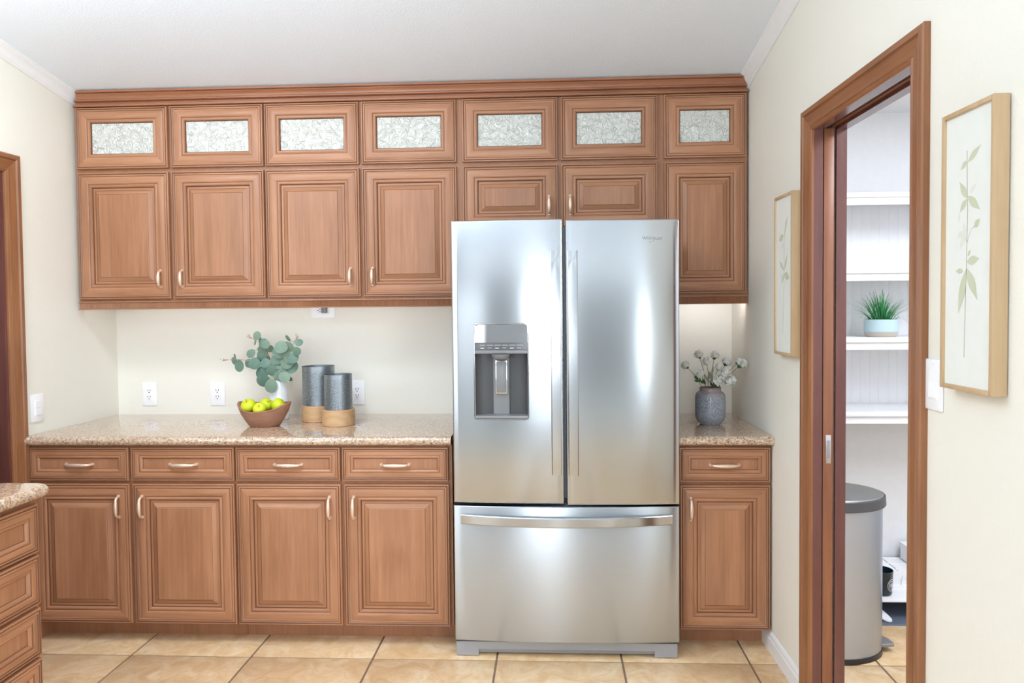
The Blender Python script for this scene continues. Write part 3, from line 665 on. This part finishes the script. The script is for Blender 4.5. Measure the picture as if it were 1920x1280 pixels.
def outlet(label, loc, rz=0, roty=0):
    r = thing('power_outlet', label, 'outlet', loc, rz, None); r.rotation_euler = (0, roty, rz); p = plate(r)
    b = MB(); b.box(-.0170, .0170, -.0085, -.0055, -.034, .034, 0, .001); c = obj('receptacle', b, M['plastic'], r)
    for z in (-.0185, .0145):
        for x in (-.0064, .0064): obj('slot', slotme, None, c, (x, -.0085, z+.005))
        obj('ground_hole', holeme, None, c, (0, -.0085, z-.0065))
    return r
outlet('leftmost white outlet on the backsplash wall', (-2.119, 0, 1.0225)); outlet('white outlet on the backsplash wall left of the fruit bowl', (-1.753, 0, 1.0225)); outlet('white outlet partly hidden behind the smaller lantern', (-1.012, 0, 1.0255))
outlet('white sideways outlet just under the wall cabinets', (-1.186, 0, 1.4525), 0, PI/2)
pg = thing('plug', 'grey plug sitting in the sideways outlet under the wall cabinets', 'plug', (-1.1725, -.0090, 1.4570))
b = MB(); b.box(-.0125, .0125, -.028, 0, -.018, .018, 0, .003); obj('plug_body', b, M['plug'], pg)
b = MB(); b.tube([(0, -.014, .018), (0, -.014, .030), (.004, -.013, .046)], .0035); obj('cable', b, M['plug'], pg)
def rocker(label, loc, rz, two):
    r = thing('light_switch', label, 'switch', loc, rz); plate(r)
    b = MB(); b.box(-.0175, .0175, -.0075, -.0055, -.035, .035, 0, .0005); f = obj('switch_frame', b, M['plastic'], r)
    for z0, z1 in (((-.031, -.001), (.001, .031)) if two else ((-.031, .031),)):
        b = MB(); b.loft([[(x, y, z) for y, z in ((-.006, z0), (-.0095, z0), (-.0115 if two else -.0075, z1), (-.006, z1))] for x in (-.0150, .0150)]); obj('rocker', b, M['plastic'], r, ang=20)
rocker('white double light switch on the left wall above the worktop', lw(.5835, -.0, 1.030), LWZ, True)
rocker('white light switch on the right wall beside the pocket-door casing', rw(1.8930, 0, 1.2595), RWZ, False)

# ------------------------------------------------------------------ framed botanical prints (on the right wall)
def lens(p0, p1, w, n=7, y=-.0006):
    p0, p1 = Vector(p0), Vector(p1); d = p1-p0; q = Vector((-d.y, d.x)).normalized(); L = []; R = []
    for i in range(n+1):
        t_ = i/n; k = w*math.sin(PI*min(1, t_**.8))*(.55+.45*math.sin(PI*t_)); c = p0+d*t_
        L.append(c+q*k); R.append(c-q*k)
    return L+list(reversed(R))[1:-1]
def picture(label, s0, s1, z0, z1, art):
    root = thing('framed_print', label, 'picture', rw((s0+s1)/2, 0, (z0+z1)/2), RWZ); w, h = (s1-s0)/2, (z1-z0)/2; t_ = .0105
    for nm, q in (('frame_side', (-w, -w+t_, -h, h)), ('frame_side', (w-t_, w, -h, h)), ('frame_rail', (-w+t_, w-t_, -h, -h+t_)), ('frame_rail', (-w+t_, w-t_, h-t_, h))):
        b = MB(); b.box(q[0], q[1], -.035, -.003, q[2], q[3], 0, .0008); obj(nm, b, M['pine'], root)
    b = MB(); b.box(-w+t_, w-t_, -.029, -.024, -h+t_, h-t_); pp = obj('paper', b, M['paper'], root, ang=0)
    W2, H2 = (w-t_)*2, (h-t_)*2
    def P(u, v): return ((u-.5)*W2, (.5-v)*H2)
    stem, leaves = art
    for pts, r0 in stem:
        b = MB(); L = [Vector(P(*p)) for p in pts]; A = []; B_ = []
        for i, p in enumerate(L):
            d = (L[min(i+1, len(L)-1)]-L[max(i-1, 0)]).normalized(); q = Vector((-d.y, d.x))*r0; A.append(p+q); B_.append(p-q)
        for i in range(len(L)-1): b.add([(A[i].x, -.02908, A[i].y), (A[i+1].x, -.02908, A[i+1].y), (B_[i+1].x, -.02908, B_[i+1].y), (B_[i].x, -.02908, B_[i].y)], [(0, 1, 2, 3)])
        obj('printed_stem', b, M['print_stem'], pp, ang=0)
    for k, (a, c, wd_, m) in enumerate(leaves):
        pl = lens(P(*a), P(*c), wd_); b = MB(); b.add([(p.x, -.02912-.00003*k, p.y) for p in pl], [tuple(range(len(pl)))])
        obj('printed_leaf' if m != 'print_pale' else 'printed_petal', b, M[m], pp, ang=0)
G, Pp = 'print_leaf', 'print_pale'
art2 = ([([(.46, .14), (.47, .25), (.485, .36), (.475, .5), (.465, .6), (.45, .75), (.435, .893)], .0011), ([(.48, .475), (.56, .43), (.68, .41)], .0006)],
        [((.47, .185), (.76, .135), .0085, G), ((.47, .175), (.32, .205), .007, G), ((.48, .315), (.30, .245), .0095, G), ((.48, .305), (.75, .365), .0105, G), ((.47, .315), (.31, .36), .008, G), ((.52, .30), (.68, .265), .006, Pp), ((.31, .36), (.30, .40), .004, Pp),
         ((.47, .47), (.30, .43), .007, Pp), ((.47, .465), (.40, .395), .007, Pp), ((.40, .43), (.26, .455), .007, Pp), ((.40, .45), (.33, .495), .007, Pp), ((.63, .425), (.75, .395), .008, G), ((.50, .525), (.56, .50), .004, G),
         ((.48, .545), (.74, .535), .010, G), ((.40, .575), (.24, .575), .006, G), ((.465, .57), (.30, .735), .012, G), ((.475, .565), (.71, .685), .012, G)])
art1 = ([([(.60, .15), (.52, .28), (.50, .42), (.50, .55), (.47, .72), (.42, .885)], .0011)],
        [((.50, .25), (.74, .115), .008, G), ((.48, .245), (.15, .27), .014, G), ((.48, .29), (.36, .33), .008, Pp), ((.50, .475), (.20, .40), .009, G), ((.51, .475), (.72, .36), .009, G), ((.50, .495), (.86, .525), .016, G), ((.49, .49), (.34, .56), .009, G), ((.48, .505), (.22, .50), .007, Pp)])
picture('framed botanical print with few leaves between the right cabinets and the pocket door', .7760, .9760, 1.2660, 1.8800, art1)
picture('framed botanical print right of the pocket door above the light switch', 1.9765, 2.1705, 1.2640, 1.8850, art2)

# ------------------------------------------------------------------ fruit bowl with apples, lanterns, eucalyptus vase
CT = .914
t = thing('fruit_bowl', 'carved brown wooden bowl holding green apples', 'bowl', (-1.350, -.385, CT)); b = MB(); n = 40
def bowl_ring(s, z, lift, ins=0):
    R = []
    for i in range(n):
        a = 2*PI*i/n; c_, s_ = math.cos(a), math.sin(a)
        rim = lift*(.012*abs(c_)**3 - .026*max(0, -s_)*(1-.35*c_)*(1 if c_ < .8 else .7))
        k = s + (.06*abs(c_)**6*lift)
        R.append(((.124*k-ins)*c_, (.082*s-ins)*s_, z+rim))
    return R
b.loft([bowl_ring(.50, 0, 0), bowl_ring(.58, .004, 0), bowl_ring(.74, .032, .2), bowl_ring(.88, .066, .6), bowl_ring(.965, .100, 1), bowl_ring(.955, .104, 1, .003), bowl_ring(.92, .100, 1, .007), bowl_ring(.82, .066, .6, .008), bowl_ring(.66, .032, .2, .006), bowl_ring(.45, .016, 0), bowl_ring(.1, .014, 0)])
obj('bowl_body', b, M['bowl'], t, ang=40)
def apple(label, x, y, z, r, rx, ry):
    o = thing('apple', label, 'apple', (x, y, z)); o.rotation_euler = (rx, ry, 0); b = MB(); prof = []
    for i in range(19):
        a = -PI/2+PI*i/18; rr = r*math.cos(a)*(1+.10*math.sin(a)); zz = r*.93*math.sin(a)
        if a > 1.05: zz -= r*.55*((a-1.05)/.52)**2*.55
        if a < -1.2: zz += r*.25*((-a-1.2)/.37)**2
        prof.append((max(rr, .0004), zz))
    b.lathe(prof, n=28); obj('apple_skin', b, M['apple'], o, ang=60)
    b = MB(); b.tube([(0, 0, r*.60), (.001, 0, r*.85), (.005, 0, r*1.12)], [.0012, .001, .0014]); obj('stalk', b, M['applestem'], o)
GA = 'apples in the wooden bowl'
for q in (('green apple at the left end of the bowl', -1.418, -.402, 1.0110, .0345, .55, -.25), ('green apple at the front of the bowl beside the left one', -1.358, -.423, 1.0000, .0300, .9, .2), ('green apple in the middle of the bowl toward the back', -1.352, -.357, 1.0080, .0325, .3, .7), ('green apple at the right end of the bowl', -1.283, -.385, 1.0100, .0345, -.1, 1.0)):
    apple(*q)
def lantern(label, x, y, rb, hb, rm, hm):
    t = thing('lantern', label, 'candle holder', (x, y, CT)); b = MB()
    b.lathe([(rb-.003, 0), (rb, .003), (rb, hb-.003), (rb-.003, hb), (rm-.004, hb), (rm-.006, hb-.012), (.001, hb-.012)], n=48); obj('wooden_base', b, M['mango'], t)
    nu = int(2*PI*rm/.0030); nv = int(hm/.0030); holes = set(); rnd = random.Random(int(x*1000))
    for _ in range(nu*nv):
        i, j = rnd.randrange(nu), rnd.randrange(3, nv-7)
        if all(((i+a) % nu, j+c) not in holes for a in (-1, 0, 1) for c in (-1, 0, 1)): holes.add((i, j))
    b = MB(); z0 = hb-.010
    for j in range(nv+1):
        for i in range(nu): b.v.append((rm*math.cos(2*PI*i/nu), rm*math.sin(2*PI*i/nu), z0+(hm+.010)*j/nv))
    for j in range(nv):
        for i in range(nu):
            if (i, j) not in holes: b.f.append((j*nu+i, j*nu+(i+1) % nu, (j+1)*nu+(i+1) % nu, (j+1)*nu+i)); b.m.append(0)
    o = obj('pierced_metal_shade', b, M['zinc'], t, ang=0)
    md = o.modifiers.new('thickness', 'SOLIDIFY'); md.thickness = .0012; md.offset = -1
    b = MB(); R = rm+.0008; b.lathe([(R, hb+hm-.004), (R, hb+hm), (R-.003, hb+hm), (R-.003, hb+hm-.004)], n=64, cap0=False, cap1=False); obj('rim', b, M['zinc'], t)
lantern('taller pierced grey metal lantern on a pale wood base at the back', -1.1470, -.212, .0830, .078, .0770, .190); lantern('shorter pierced grey metal lantern on a pale wood base in front', -1.0085, -.350, .0755, .076, .0645, .163)
# white vase with eucalyptus
VX, VY = -1.3625, -.170
t = thing('vase', 'white porcelain vase holding eucalyptus behind the fruit bowl', 'vase', (VX, VY, CT)); b = MB()
b.lathe([(.044, 0), (.048, .004), (.0485, .03), (.045, .09), (.040, .15), (.036, .186), (.0365, .194), (.034, .195), (.0325, .186), (.037, .14), (.041, .09), (.044, .02), (.001, .012)], n=40); obj('vase_body', b, M['porcelain'], t, ang=50)
b = MB(); lm = []
n = 16
vs = [(0, 0.5, .05)]+[(.25*math.sin(2*PI*i/n), .5-.25*math.cos(2*PI*i/n), .035) for i in range(n)]+[(.5*math.sin(2*PI*i/n)*(1-.10*math.cos(2*PI*i/n)), .5-.5*math.cos(2*PI*i/n), 0) for i in range(n)]
fs = [(0, 1+i, 1+(i+1) % n) for i in range(n)]+[(1+i, 1+n+i, 1+n+(i+1) % n, 1+(i+1) % n) for i in range(n)]
b.add(vs, fs); leafme = b.mesh('leaf', 60); leafme.materials.append(M['euc'])
EU = [[(-.005, -.008), (-.04, .083), (-.06, .148), (-.085, .187), (-.137, .218)], [(-.005, -.008), (-.054, .057), (-.106, .094), (-.185, .105), (-.261, .102)], [(.002, -.008), (.025, .057), (.065, .121), (.087, .173), (.12, .221)]]
LV = [[(-.093, .22, .023), (-.109, .188, .015), (-.085, .194, .02), (-.057, .185, .025), (-.042, .179, .023), (-.076, .155, .025), (-.039, .155, .02), (-.076, .127, .03), (-.077, .104, .035), (-.134, .133, .025), (-.051, .086, .025), (-.019, .109, .02)],
      [(-.106, .086, .03), (-.139, .086, .023), (-.172, .077, .03), (-.188, .12, .015), (-.212, .098, .02), (-.076, .039, .035), (-.055, .002, .033), (-.026, .048, .028)],
      [(.043, .165, .033), (.021, .137, .035), (.07, .165, .03), (.069, .117, .033), (.09, .113, .03), (.003, .103, .028), (.054, .09, .033), (-.002, .08, .03), (.068, .067, .035), (.023, .057, .033), (.021, .027, .035), (.048, .02, .03), (-.014, -.021, .035), (.058, .01, .02), (.129, .189, .02), (.085, .209, .018), (.117, .147, .023)]]
ELAB = ['upright left eucalyptus branch with grey-green leaves in the white vase', 'long eucalyptus branch reaching left toward the wall corner with a pink tip', 'dense right eucalyptus branch with overlapping round leaves in the white vase']
mouth = (VX, VY, 1.1194); rnd = random.Random(5)
for bi in range(3):
    yo = (0.012, -.004, -.012)[bi]
    t = thing('eucalyptus_branch', ELAB[bi], 'plant', (VX, VY+yo, 1.110), 0, None)
    st = [Vector((x, -.010*k, z)) for k, (x, z) in enumerate(EU[bi])]
    root0 = Vector((st[0].x*.5, .0, -.10)); line = [root0]+st; fine = []
    for a, c in zip(line[:-1], line[1:]):
        for i in range(5): fine.append(a.lerp(c, i/5))
    fine.append(line[-1]); b = MB(); b.tube(fine, [.0022-.0014*i/len(fine) for i in range(len(fine))], 7)
    L = []
    for (x, z, r) in LV[bi]:
        near = min(fine, key=lambda p: (p.x-x)**2+(p.z-z)**2); away = Vector((x-near.x, 0, z-near.z))
        if away.length < .004: away = Vector((rnd.uniform(-1, 1), 0, rnd.uniform(-.2, 1)))
        dist = Vector((x-near.x, 0, z-near.z)).length; away.normalize()
        c = Vector((x, near.y+rnd.uniform(-.045, .012), z)); base = c-away*r*.95
        if bi == 2 and (x, z) == (-.014, -.021): c.y = -.050; away = Vector((-.1, 0, -1)); base = c-away*r*.95
        nrm = Vector((rnd.uniform(-.45, .45), -1, rnd.uniform(-.3, .55)))
        if r < .021: nrm = Vector((rnd.uniform(-1, 1), -.75, rnd.uniform(-.4, .8)))
        yv = away; xv = yv.cross(nrm).normalized(); zv = xv.cross(yv).normalized()
        mt = Matrix((xv, yv, zv)).transposed().to_4x4(); mt.translation = base
        L.append((mt, r)); b.tube([near, near.lerp(base, .5)+Vector((0, 0, .002)), base], .0009, 5)
    if bi in (0, 1, 2):
        e = fine[-1]
        for k in range(5):
            a = e+Vector((rnd.uniform(-.009, .009), rnd.uniform(-.005, .005), rnd.uniform(-.008, .008))); b.tube([fine[-3], a], .0007, 5)
    obj('stem', b, M['eucstem'], t)
    for mt, r in L:
        o = bpy.data.objects.new('leaf', leafme); COL.objects.link(o); o.parent = t; o.matrix_local = mt @ Matrix.Diagonal((2*r*rnd.uniform(.85, 1.0), 2*r, 2*r, 1))
    b = MB()
    for k in range(5):
        p = fine[-1]+Vector((rnd.uniform(-.012, .008), rnd.uniform(-.005, .005), rnd.uniform(-.009, .010)))
        b.lathe([(.0004, -.003), (.0026, -.001), (.0026, .0015), (.0004, .003)], p.x, p.y, p.z, 8)
    o = obj('buds', b, M['bud'], t); o['kind'] = 'stuff'

# ------------------------------------------------------------------ grey vase with white pompom flowers
GX, GY = .7225, -.352
t = thing('flower_vase', 'speckled blue-grey stoneware jar holding white flowers right of the fridge', 'vase', (GX, GY, CT)); b = MB()
b.lathe([(.043, 0), (.046, .003), (.048, .008), (.062, .022), (.0675, .035), (.068, .05), (.068, .122), (.0655, .138), (.058, .149), (.050, .153), (.0475, .157), (.0475, .164), (.049, .169), (.047, .171), (.044, .169), (.0435, .156), (.058, .142), (.063, .12), (.063, .03), (.001, .012)], n=48)
obj('jar', b, M['glazed'], t, ang=50)
FLW = [(-.049, .158, .018, 'tall white flower second from the left in the grey jar'), (-.112, .109, .017, 'leftmost white flower leaning out of the grey jar toward the fridge'), (-.019, .128, .017, 'white flower standing just left of the jar centre'), (.026, .152, .018, 'tall white flower right of the jar centre'), (.079, .123, .02, 'white flower on the right in front of the wall corner'), (.146, .112, .022, 'rightmost white flower leaning toward the side wall'), (.126, .126, .015, 'small white flower tucked behind the rightmost one'), (-.053, .075, .016, 'low white flower on the left side of the jar'), (.053, .069, .022, 'low white flower over the right rim of the jar, uppermost of three'), (.031, .044, .022, 'lowest white flower at the front of the jar'), (.082, .040, .022, 'low white flower hanging over the right shoulder of the jar'), (.034, .104, .016, 'pale white flower half hidden behind the others')]
for k, (x, z, r, lab) in enumerate(FLW):
    r *= 1.18
    rn = random.Random(k+20); bx = max(-.036, min(.036, x*.35)); yo = rn.uniform(-.02, .02)
    f = thing('flower', lab, 'flower', (GX+bx*.4, GY+yo*.4, CT+.035), 0, 'white flowers in the grey jar')
    head = Vector((x-bx*.4, (-.030 if z < .08 else rn.uniform(-.02, .02)), z+.127)); neck = Vector((bx*.6, yo*.5, .131))
    mid = neck.lerp(head, .5)+Vector((-.006*math.copysign(1, x), 0, .004)); d = (head-mid).normalized()
    b = MB(); b.tube([(0, 0, 0), neck*.5, neck, neck.lerp(mid, .6), mid, mid.lerp(head, .6), head-d*r*.6], .0013, 6); obj('stalk', b, M['fstem'], f)
    b = MB(); q = d.to_track_quat('Z', 'Y')
    prof = [(.001, -r*.95), (r*.35, -r*.75), (r*.45, -r*.5), (r*.2, -r*.4)]
    bb_ = MB(); bb_.lathe(prof, n=8); b.add([q @ Vector(v)+head for v in bb_.v], bb_.f); obj('calyx', b, M['dleaf'], f)
    b = MB(); ng = 110; core = MB(); core.lathe([(.001, -r*.5), (r*.5, -r*.4), (r*.66, 0), (r*.5, r*.42), (.001, r*.55)], n=10)
    b.add([q @ Vector(v)+head for v in core.v], core.f)
    for i in range(ng):
        zz = 1-1.55*(i+.5)/ng; a = i*2.39996; s_ = math.sqrt(max(0, 1-zz*zz)); nr = q @ Vector((s_*math.cos(a), s_*math.sin(a), zz))
        tx = nr.cross(d if abs(nr.dot(d)) < .95 else Vector((1, 0, 0))).normalized(); ty = nr.cross(tx)
        o_ = head+nr*r*.55; tip = head+nr*r*rn.uniform(.92, 1.1)+ty*r*rn.uniform(-.15, .15); w = r*.20
        b.add([o_+tx*w*.6, o_-tx*w*.6, tip-tx*w+ty*.001, tip+nr*r*.05, tip+tx*w+ty*.001], [(0, 1, 2, 3, 4)])
    o = obj('bloom', b, M['petal'], f, ang=0); o['kind'] = 'stuff'
    # foliage of this stalk
    if k in (1, 2, 3, 7, 8, 9):
        for j in range(4 if k in (1, 7, 8) else 5 if k in (2, 3) else 3):
            s_ = rn.uniform(.15, .75); p = neck.lerp(mid, s_); b = MB()
            ang = rn.uniform(.3, 2.8); L_ = .062 if k in (2, 3) else .028; w = .0042 if k in (2, 3) else .0065
            e = p+Vector((math.cos(ang)*L_*(.35 if k in (2, 3) else 1), rn.uniform(-.012, .004), abs(math.sin(ang))*L_*.9))
            m_ = p.lerp(e, .5); sd = (e-p).cross(Vector((0, 1, 0))).normalized()*w
            b.add([p, m_+sd+Vector((0, -.003, 0)), e, m_-sd+Vector((0, -.003, 0))], [(0, 1, 2, 3)]); b.add([p+Vector((0, .0006, 0)), m_-sd, e+Vector((0, .0006, 0)), m_+sd], [(0, 1, 2, 3)])
            obj('leaf', b, M['sage'] if k in (2, 3) else M['dleaf'], f, ang=0)

# ------------------------------------------------------------------ pantry contents
def shelf(z, lab):
    t = thing('shelf', lab, 'shelf', (1.75, -.15, z-.022)); b = MB(); b.box(-.70, .75, -.150, .140, 0, .022, 0, .002); obj('shelf_board', b, M['pantry'], t)
    b = MB(); b.extrude_x([(-.140, -.034), (-.134, -.034), (-.128, -.02), (-.116, -.006), (-.112, 0), (-.140, 0)], -.70, .75); obj('shelf_apron', b, M['pantry'], t)
shelf(1.970, 'topmost white pantry shelf'); shelf(1.622, 'white pantry shelf above the potted grass'); shelf(1.304, 'white pantry shelf carrying the potted grass'); shelf(.961, 'lowest white pantry shelf with an embossed liner')
t = thing('shelf_liner', 'embossed clear-white liner on the lowest pantry shelf', 'liner', (1.75, -.15, .961)); b = MB(); b.box(-.69, .74, -.149, .135, 0, .003); obj('liner_sheet', b, M['liner'], t, ang=0)
t = thing('potted_grass', 'green grass plant in a pale blue and taupe pot on the pantry shelf', 'plant', (1.5480, -.215, 1.304)); b = MB()
b.lathe([(.062, 0), (.066, .003), (.0715, .014), (.073, .024)], n=48, cap1=False); obj('pot_foot', b, M['taupe'], t)
b = MB(); b.lathe([(.073, .024), (.0745, .026), (.0745, .080), (.0735, .083), (.070, .083), (.069, .070), (.001, .068)], n=48, cap0=False); obj('pot', b, M['bluepot'], t)
b = MB(); b.lathe([(.069, .066), (.069, .074), (.001, .077)], n=32); obj('soil', b, M['soil'], t)
b = MB(); rn = random.Random(3)
for i in range(190):
    a = rn.uniform(0, 2*PI); r0 = rn.uniform(0, .055); lean = (r0/.055)*rn.uniform(.5, 1.5)+rn.uniform(0, .25); L_ = rn.uniform(.095, .155)
    p0 = Vector((r0*math.cos(a), r0*math.sin(a), .076)); dr_ = Vector((math.cos(a+rn.uniform(-.4, .4)), math.sin(a+rn.uniform(-.4, .4)), 0)); w = rn.uniform(.0020, .0034); pts = []
    th = lean*.5; p = p0.copy()
    for k in range(5):
        pts.append(p.copy()); th += lean*.26; p = p+(dr_*math.sin(th)+Vector((0, 0, math.cos(th))))*L_/4
    sd = dr_.cross(Vector((0, 0, 1))).normalized()
    vs = []
    for k, p in enumerate(pts): q = w*(1-.85*k/4); vs += [p-sd*q, p+sd*q]
    b.add(vs, [(2*k, 2*k+1, 2*k+3, 2*k+2) for k in range(4)])
o = obj('grass_blades', b, M['grass'], t, ang=0); o['kind'] = 'stuff'
# bin: half-round body with pedal
t = thing('pedal_bin', 'grey steel pedal bin with a dark-rimmed lid inside the pantry doorway', 'bin', (1.17, -.59, 0))
def dring(sx, sy, bx, z, n=28):
    R = []
    for i in range(n+1):
        a = -PI/2+PI*i/n; R.append((sx*math.cos(a), sy*math.sin(a), z))
    return R+[(bx*.5, sy, z), (bx+.02, sy*.97, z), (bx, sy*.9, z), (bx, -sy*.9, z), (bx+.02, -sy*.97, z), (bx*.5, -sy, z)]
b = MB(); b.loft([dring(.214, .172, -.110, z) for z in (0, .022)]); obj('bin_base', b, M['black'], t)
b = MB(); b.loft([dring(.211, .169, -.108, z) for z in (.022, .632)]); obj('bin_body', b, M['binsteel'], t)
b = MB(); b.loft([dring(*q) for q in ((.221, .180, -.114, .622), (.224, .183, -.116, .626), (.222, .181, -.115, .662), (.219, .178, -.112, .665), (.216, .175, -.110, .664))]); obj('lid_rim', b, M['band'], t)
b = MB(); b.loft([dring(*q) for q in ((.215, .174, -.109, .6645), (.210, .169, -.106, .669), (.15, .12, -.08, .672))]); obj('bin_lid', b, M['lid'], t)
b = MB(); R = []
for z, g in ((.024, 0), (.027, .002), (.034, .002), (.037, 0)):
    R.append([(.19, -.062-g, z), (.250, -.052-g, z), (.252+g, -.045, z), (.245+g, .0, z), (.225+g, .035, z), (.19, .06+g, z)])
b.loft(R); obj('pedal', b, M['lid'], t, ang=20)
# dark mat, low white rack, crate, box, candle, scoop
t = thing('rubber_mat', 'blue-grey rubber boot mat on the pantry floor', 'mat', (1.78, -.205, 0)); b = MB(); b.loft([rrect(-.46+i, .46-i, -.183+i, .183-i, .012, z) for i, z in ((0, 0), (.002, .006), (.010, .008), (.012, .006))]); obj('mat_sheet', b, M['mat'], t)
t = thing('low_rack', 'low white rack standing over the mat on the pantry floor', 'rack', (1.80, -.18, .0062)); b = MB(); b.box(-.42, .40, -.165, .165, .084, .094, 0, .002); obj('rack_top', b, M['plastic'], t)
for x in (-.36, .36):
    for y in (-.05, .14): b = MB(); b.box(x-.012, x+.012, y-.012, y+.012, 0, .084, 0, .002); obj('rack_leg', b, M['black'], t)
t = thing('slotted_crate', 'white slotted crate with wire loop handles on the low pantry rack', 'crate', (1.76, -.105, .1002)); b = MB()
b.box(-.30, .35, -.085, -.080, 0, .080); b.box(-.30, .35, .080, .085, 0, .080); b.box(-.30, -.295, -.080, .080, 0, .080); b.box(.345, .35, -.080, .080, 0, .080); b.box(-.30, .35, -.085, .085, -.0001, .004); b.box(-.32, .37, -.100, -.085, 0, .012)
obj('crate_body', b, M['plastic'], t, ang=0)
for k in range(7):
    b = MB(); x = -.30+k*.093; b.box(x, x+.088 if k < 6 else .35, -.085, .085, .080, .084); obj('lid_slat', b, M['plastic'], t, ang=0)
for y in (-.085, .0, .078): b = MB(); b.box(-.30, .35, y, y+.010, .084, .087); obj('lid_bar', b, M['plastic'], t, ang=0)
for x in (-.085, -.035, .10):
    b = MB(); b.tube([(x-.014, -.087, .012), (x-.014, -.094, .05), (x-.008, -.096, .062), (x+.008, -.096, .062), (x+.014, -.094, .05), (x+.014, -.087, .012)], .0018, 6); obj('loop_handle', b, M['plastic'], t)
t = thing('storage_box', 'plain white box resting on top of the slotted crate', 'box', (1.92, -.11, .1875)); b = MB(); b.box(-.19, .17, -.075, .08, 0, .075, 0, .003); obj('box_body', b, M['plastic'], t)
b = MB(); b.box(-.194, .174, -.079, .084, .075, .085, 0, .003); obj('box_lid', b, M['plastic'], t)
t = thing('candle_jar', 'dark teal jar candle with a pale round emblem on the low pantry rack', 'candle', (1.535, -.258, .1004)); b = MB()
b.lathe([(.044, 0), (.047, .003), (.049, .01), (.053, .105), (.0535, .112), (.051, .113), (.0495, .105), (.047, .075), (.001, .075)], n=40); obj('jar', b, M['candle'], t, ang=50)
b = MB(); b.lathe([(.0465, .0755), (.0465, .083), (.001, .084)], n=32); obj('wax', b, M['wax'], t)
def on_jar(u, v, off=.0008):
    r = .049+(v/.113)*.004+off; a = -.95+u/.05; return (r*math.cos(a), r*math.sin(a), v)
for rr in (.022, .0155):
    b = MB(); b.tube([on_jar(rr*math.cos(2*PI*i/32), .052+rr*1.25*math.sin(2*PI*i/32)) for i in range(33)], .0008, 5); obj('emblem_ring', b, M['plastic'], t)
b = MB()
for i in range(5): b.tube([on_jar(-.009+.0045*i, .052-.012+.002*abs(i-2)), on_jar(-.009+.0045*i, .052+.012-.003*abs(i-2))], .0008, 5)
o = obj('emblem_figure', b, M['plastic'], t); o['kind'] = 'stuff'
t = thing('scoop', 'white rounded scoop lying on the dark mat below the low rack', 'scoop', (1.505, -.300, .0082)); b = MB(); R = []
for k, (y, w, z) in enumerate(((.09, .016, .050), (.03, .018, .033), (-.03, .022, .012), (-.055, .020, .004), (-.066, .012, .001), (-.070, .003, .0005))):
    R.append([(-w+.55*(-y)*.6, y, z), (0+.55*(-y)*.6, y, z-.0005 if z > .001 else z), (w+.55*(-y)*.6, y, z), (w+.55*(-y)*.6, y, z+.006), (0+.55*(-y)*.6, y, z+.005), (-w+.55*(-y)*.6, y, z+.006)])
b.loft(R); obj('scoop_blade', b, M['plastic'], t)
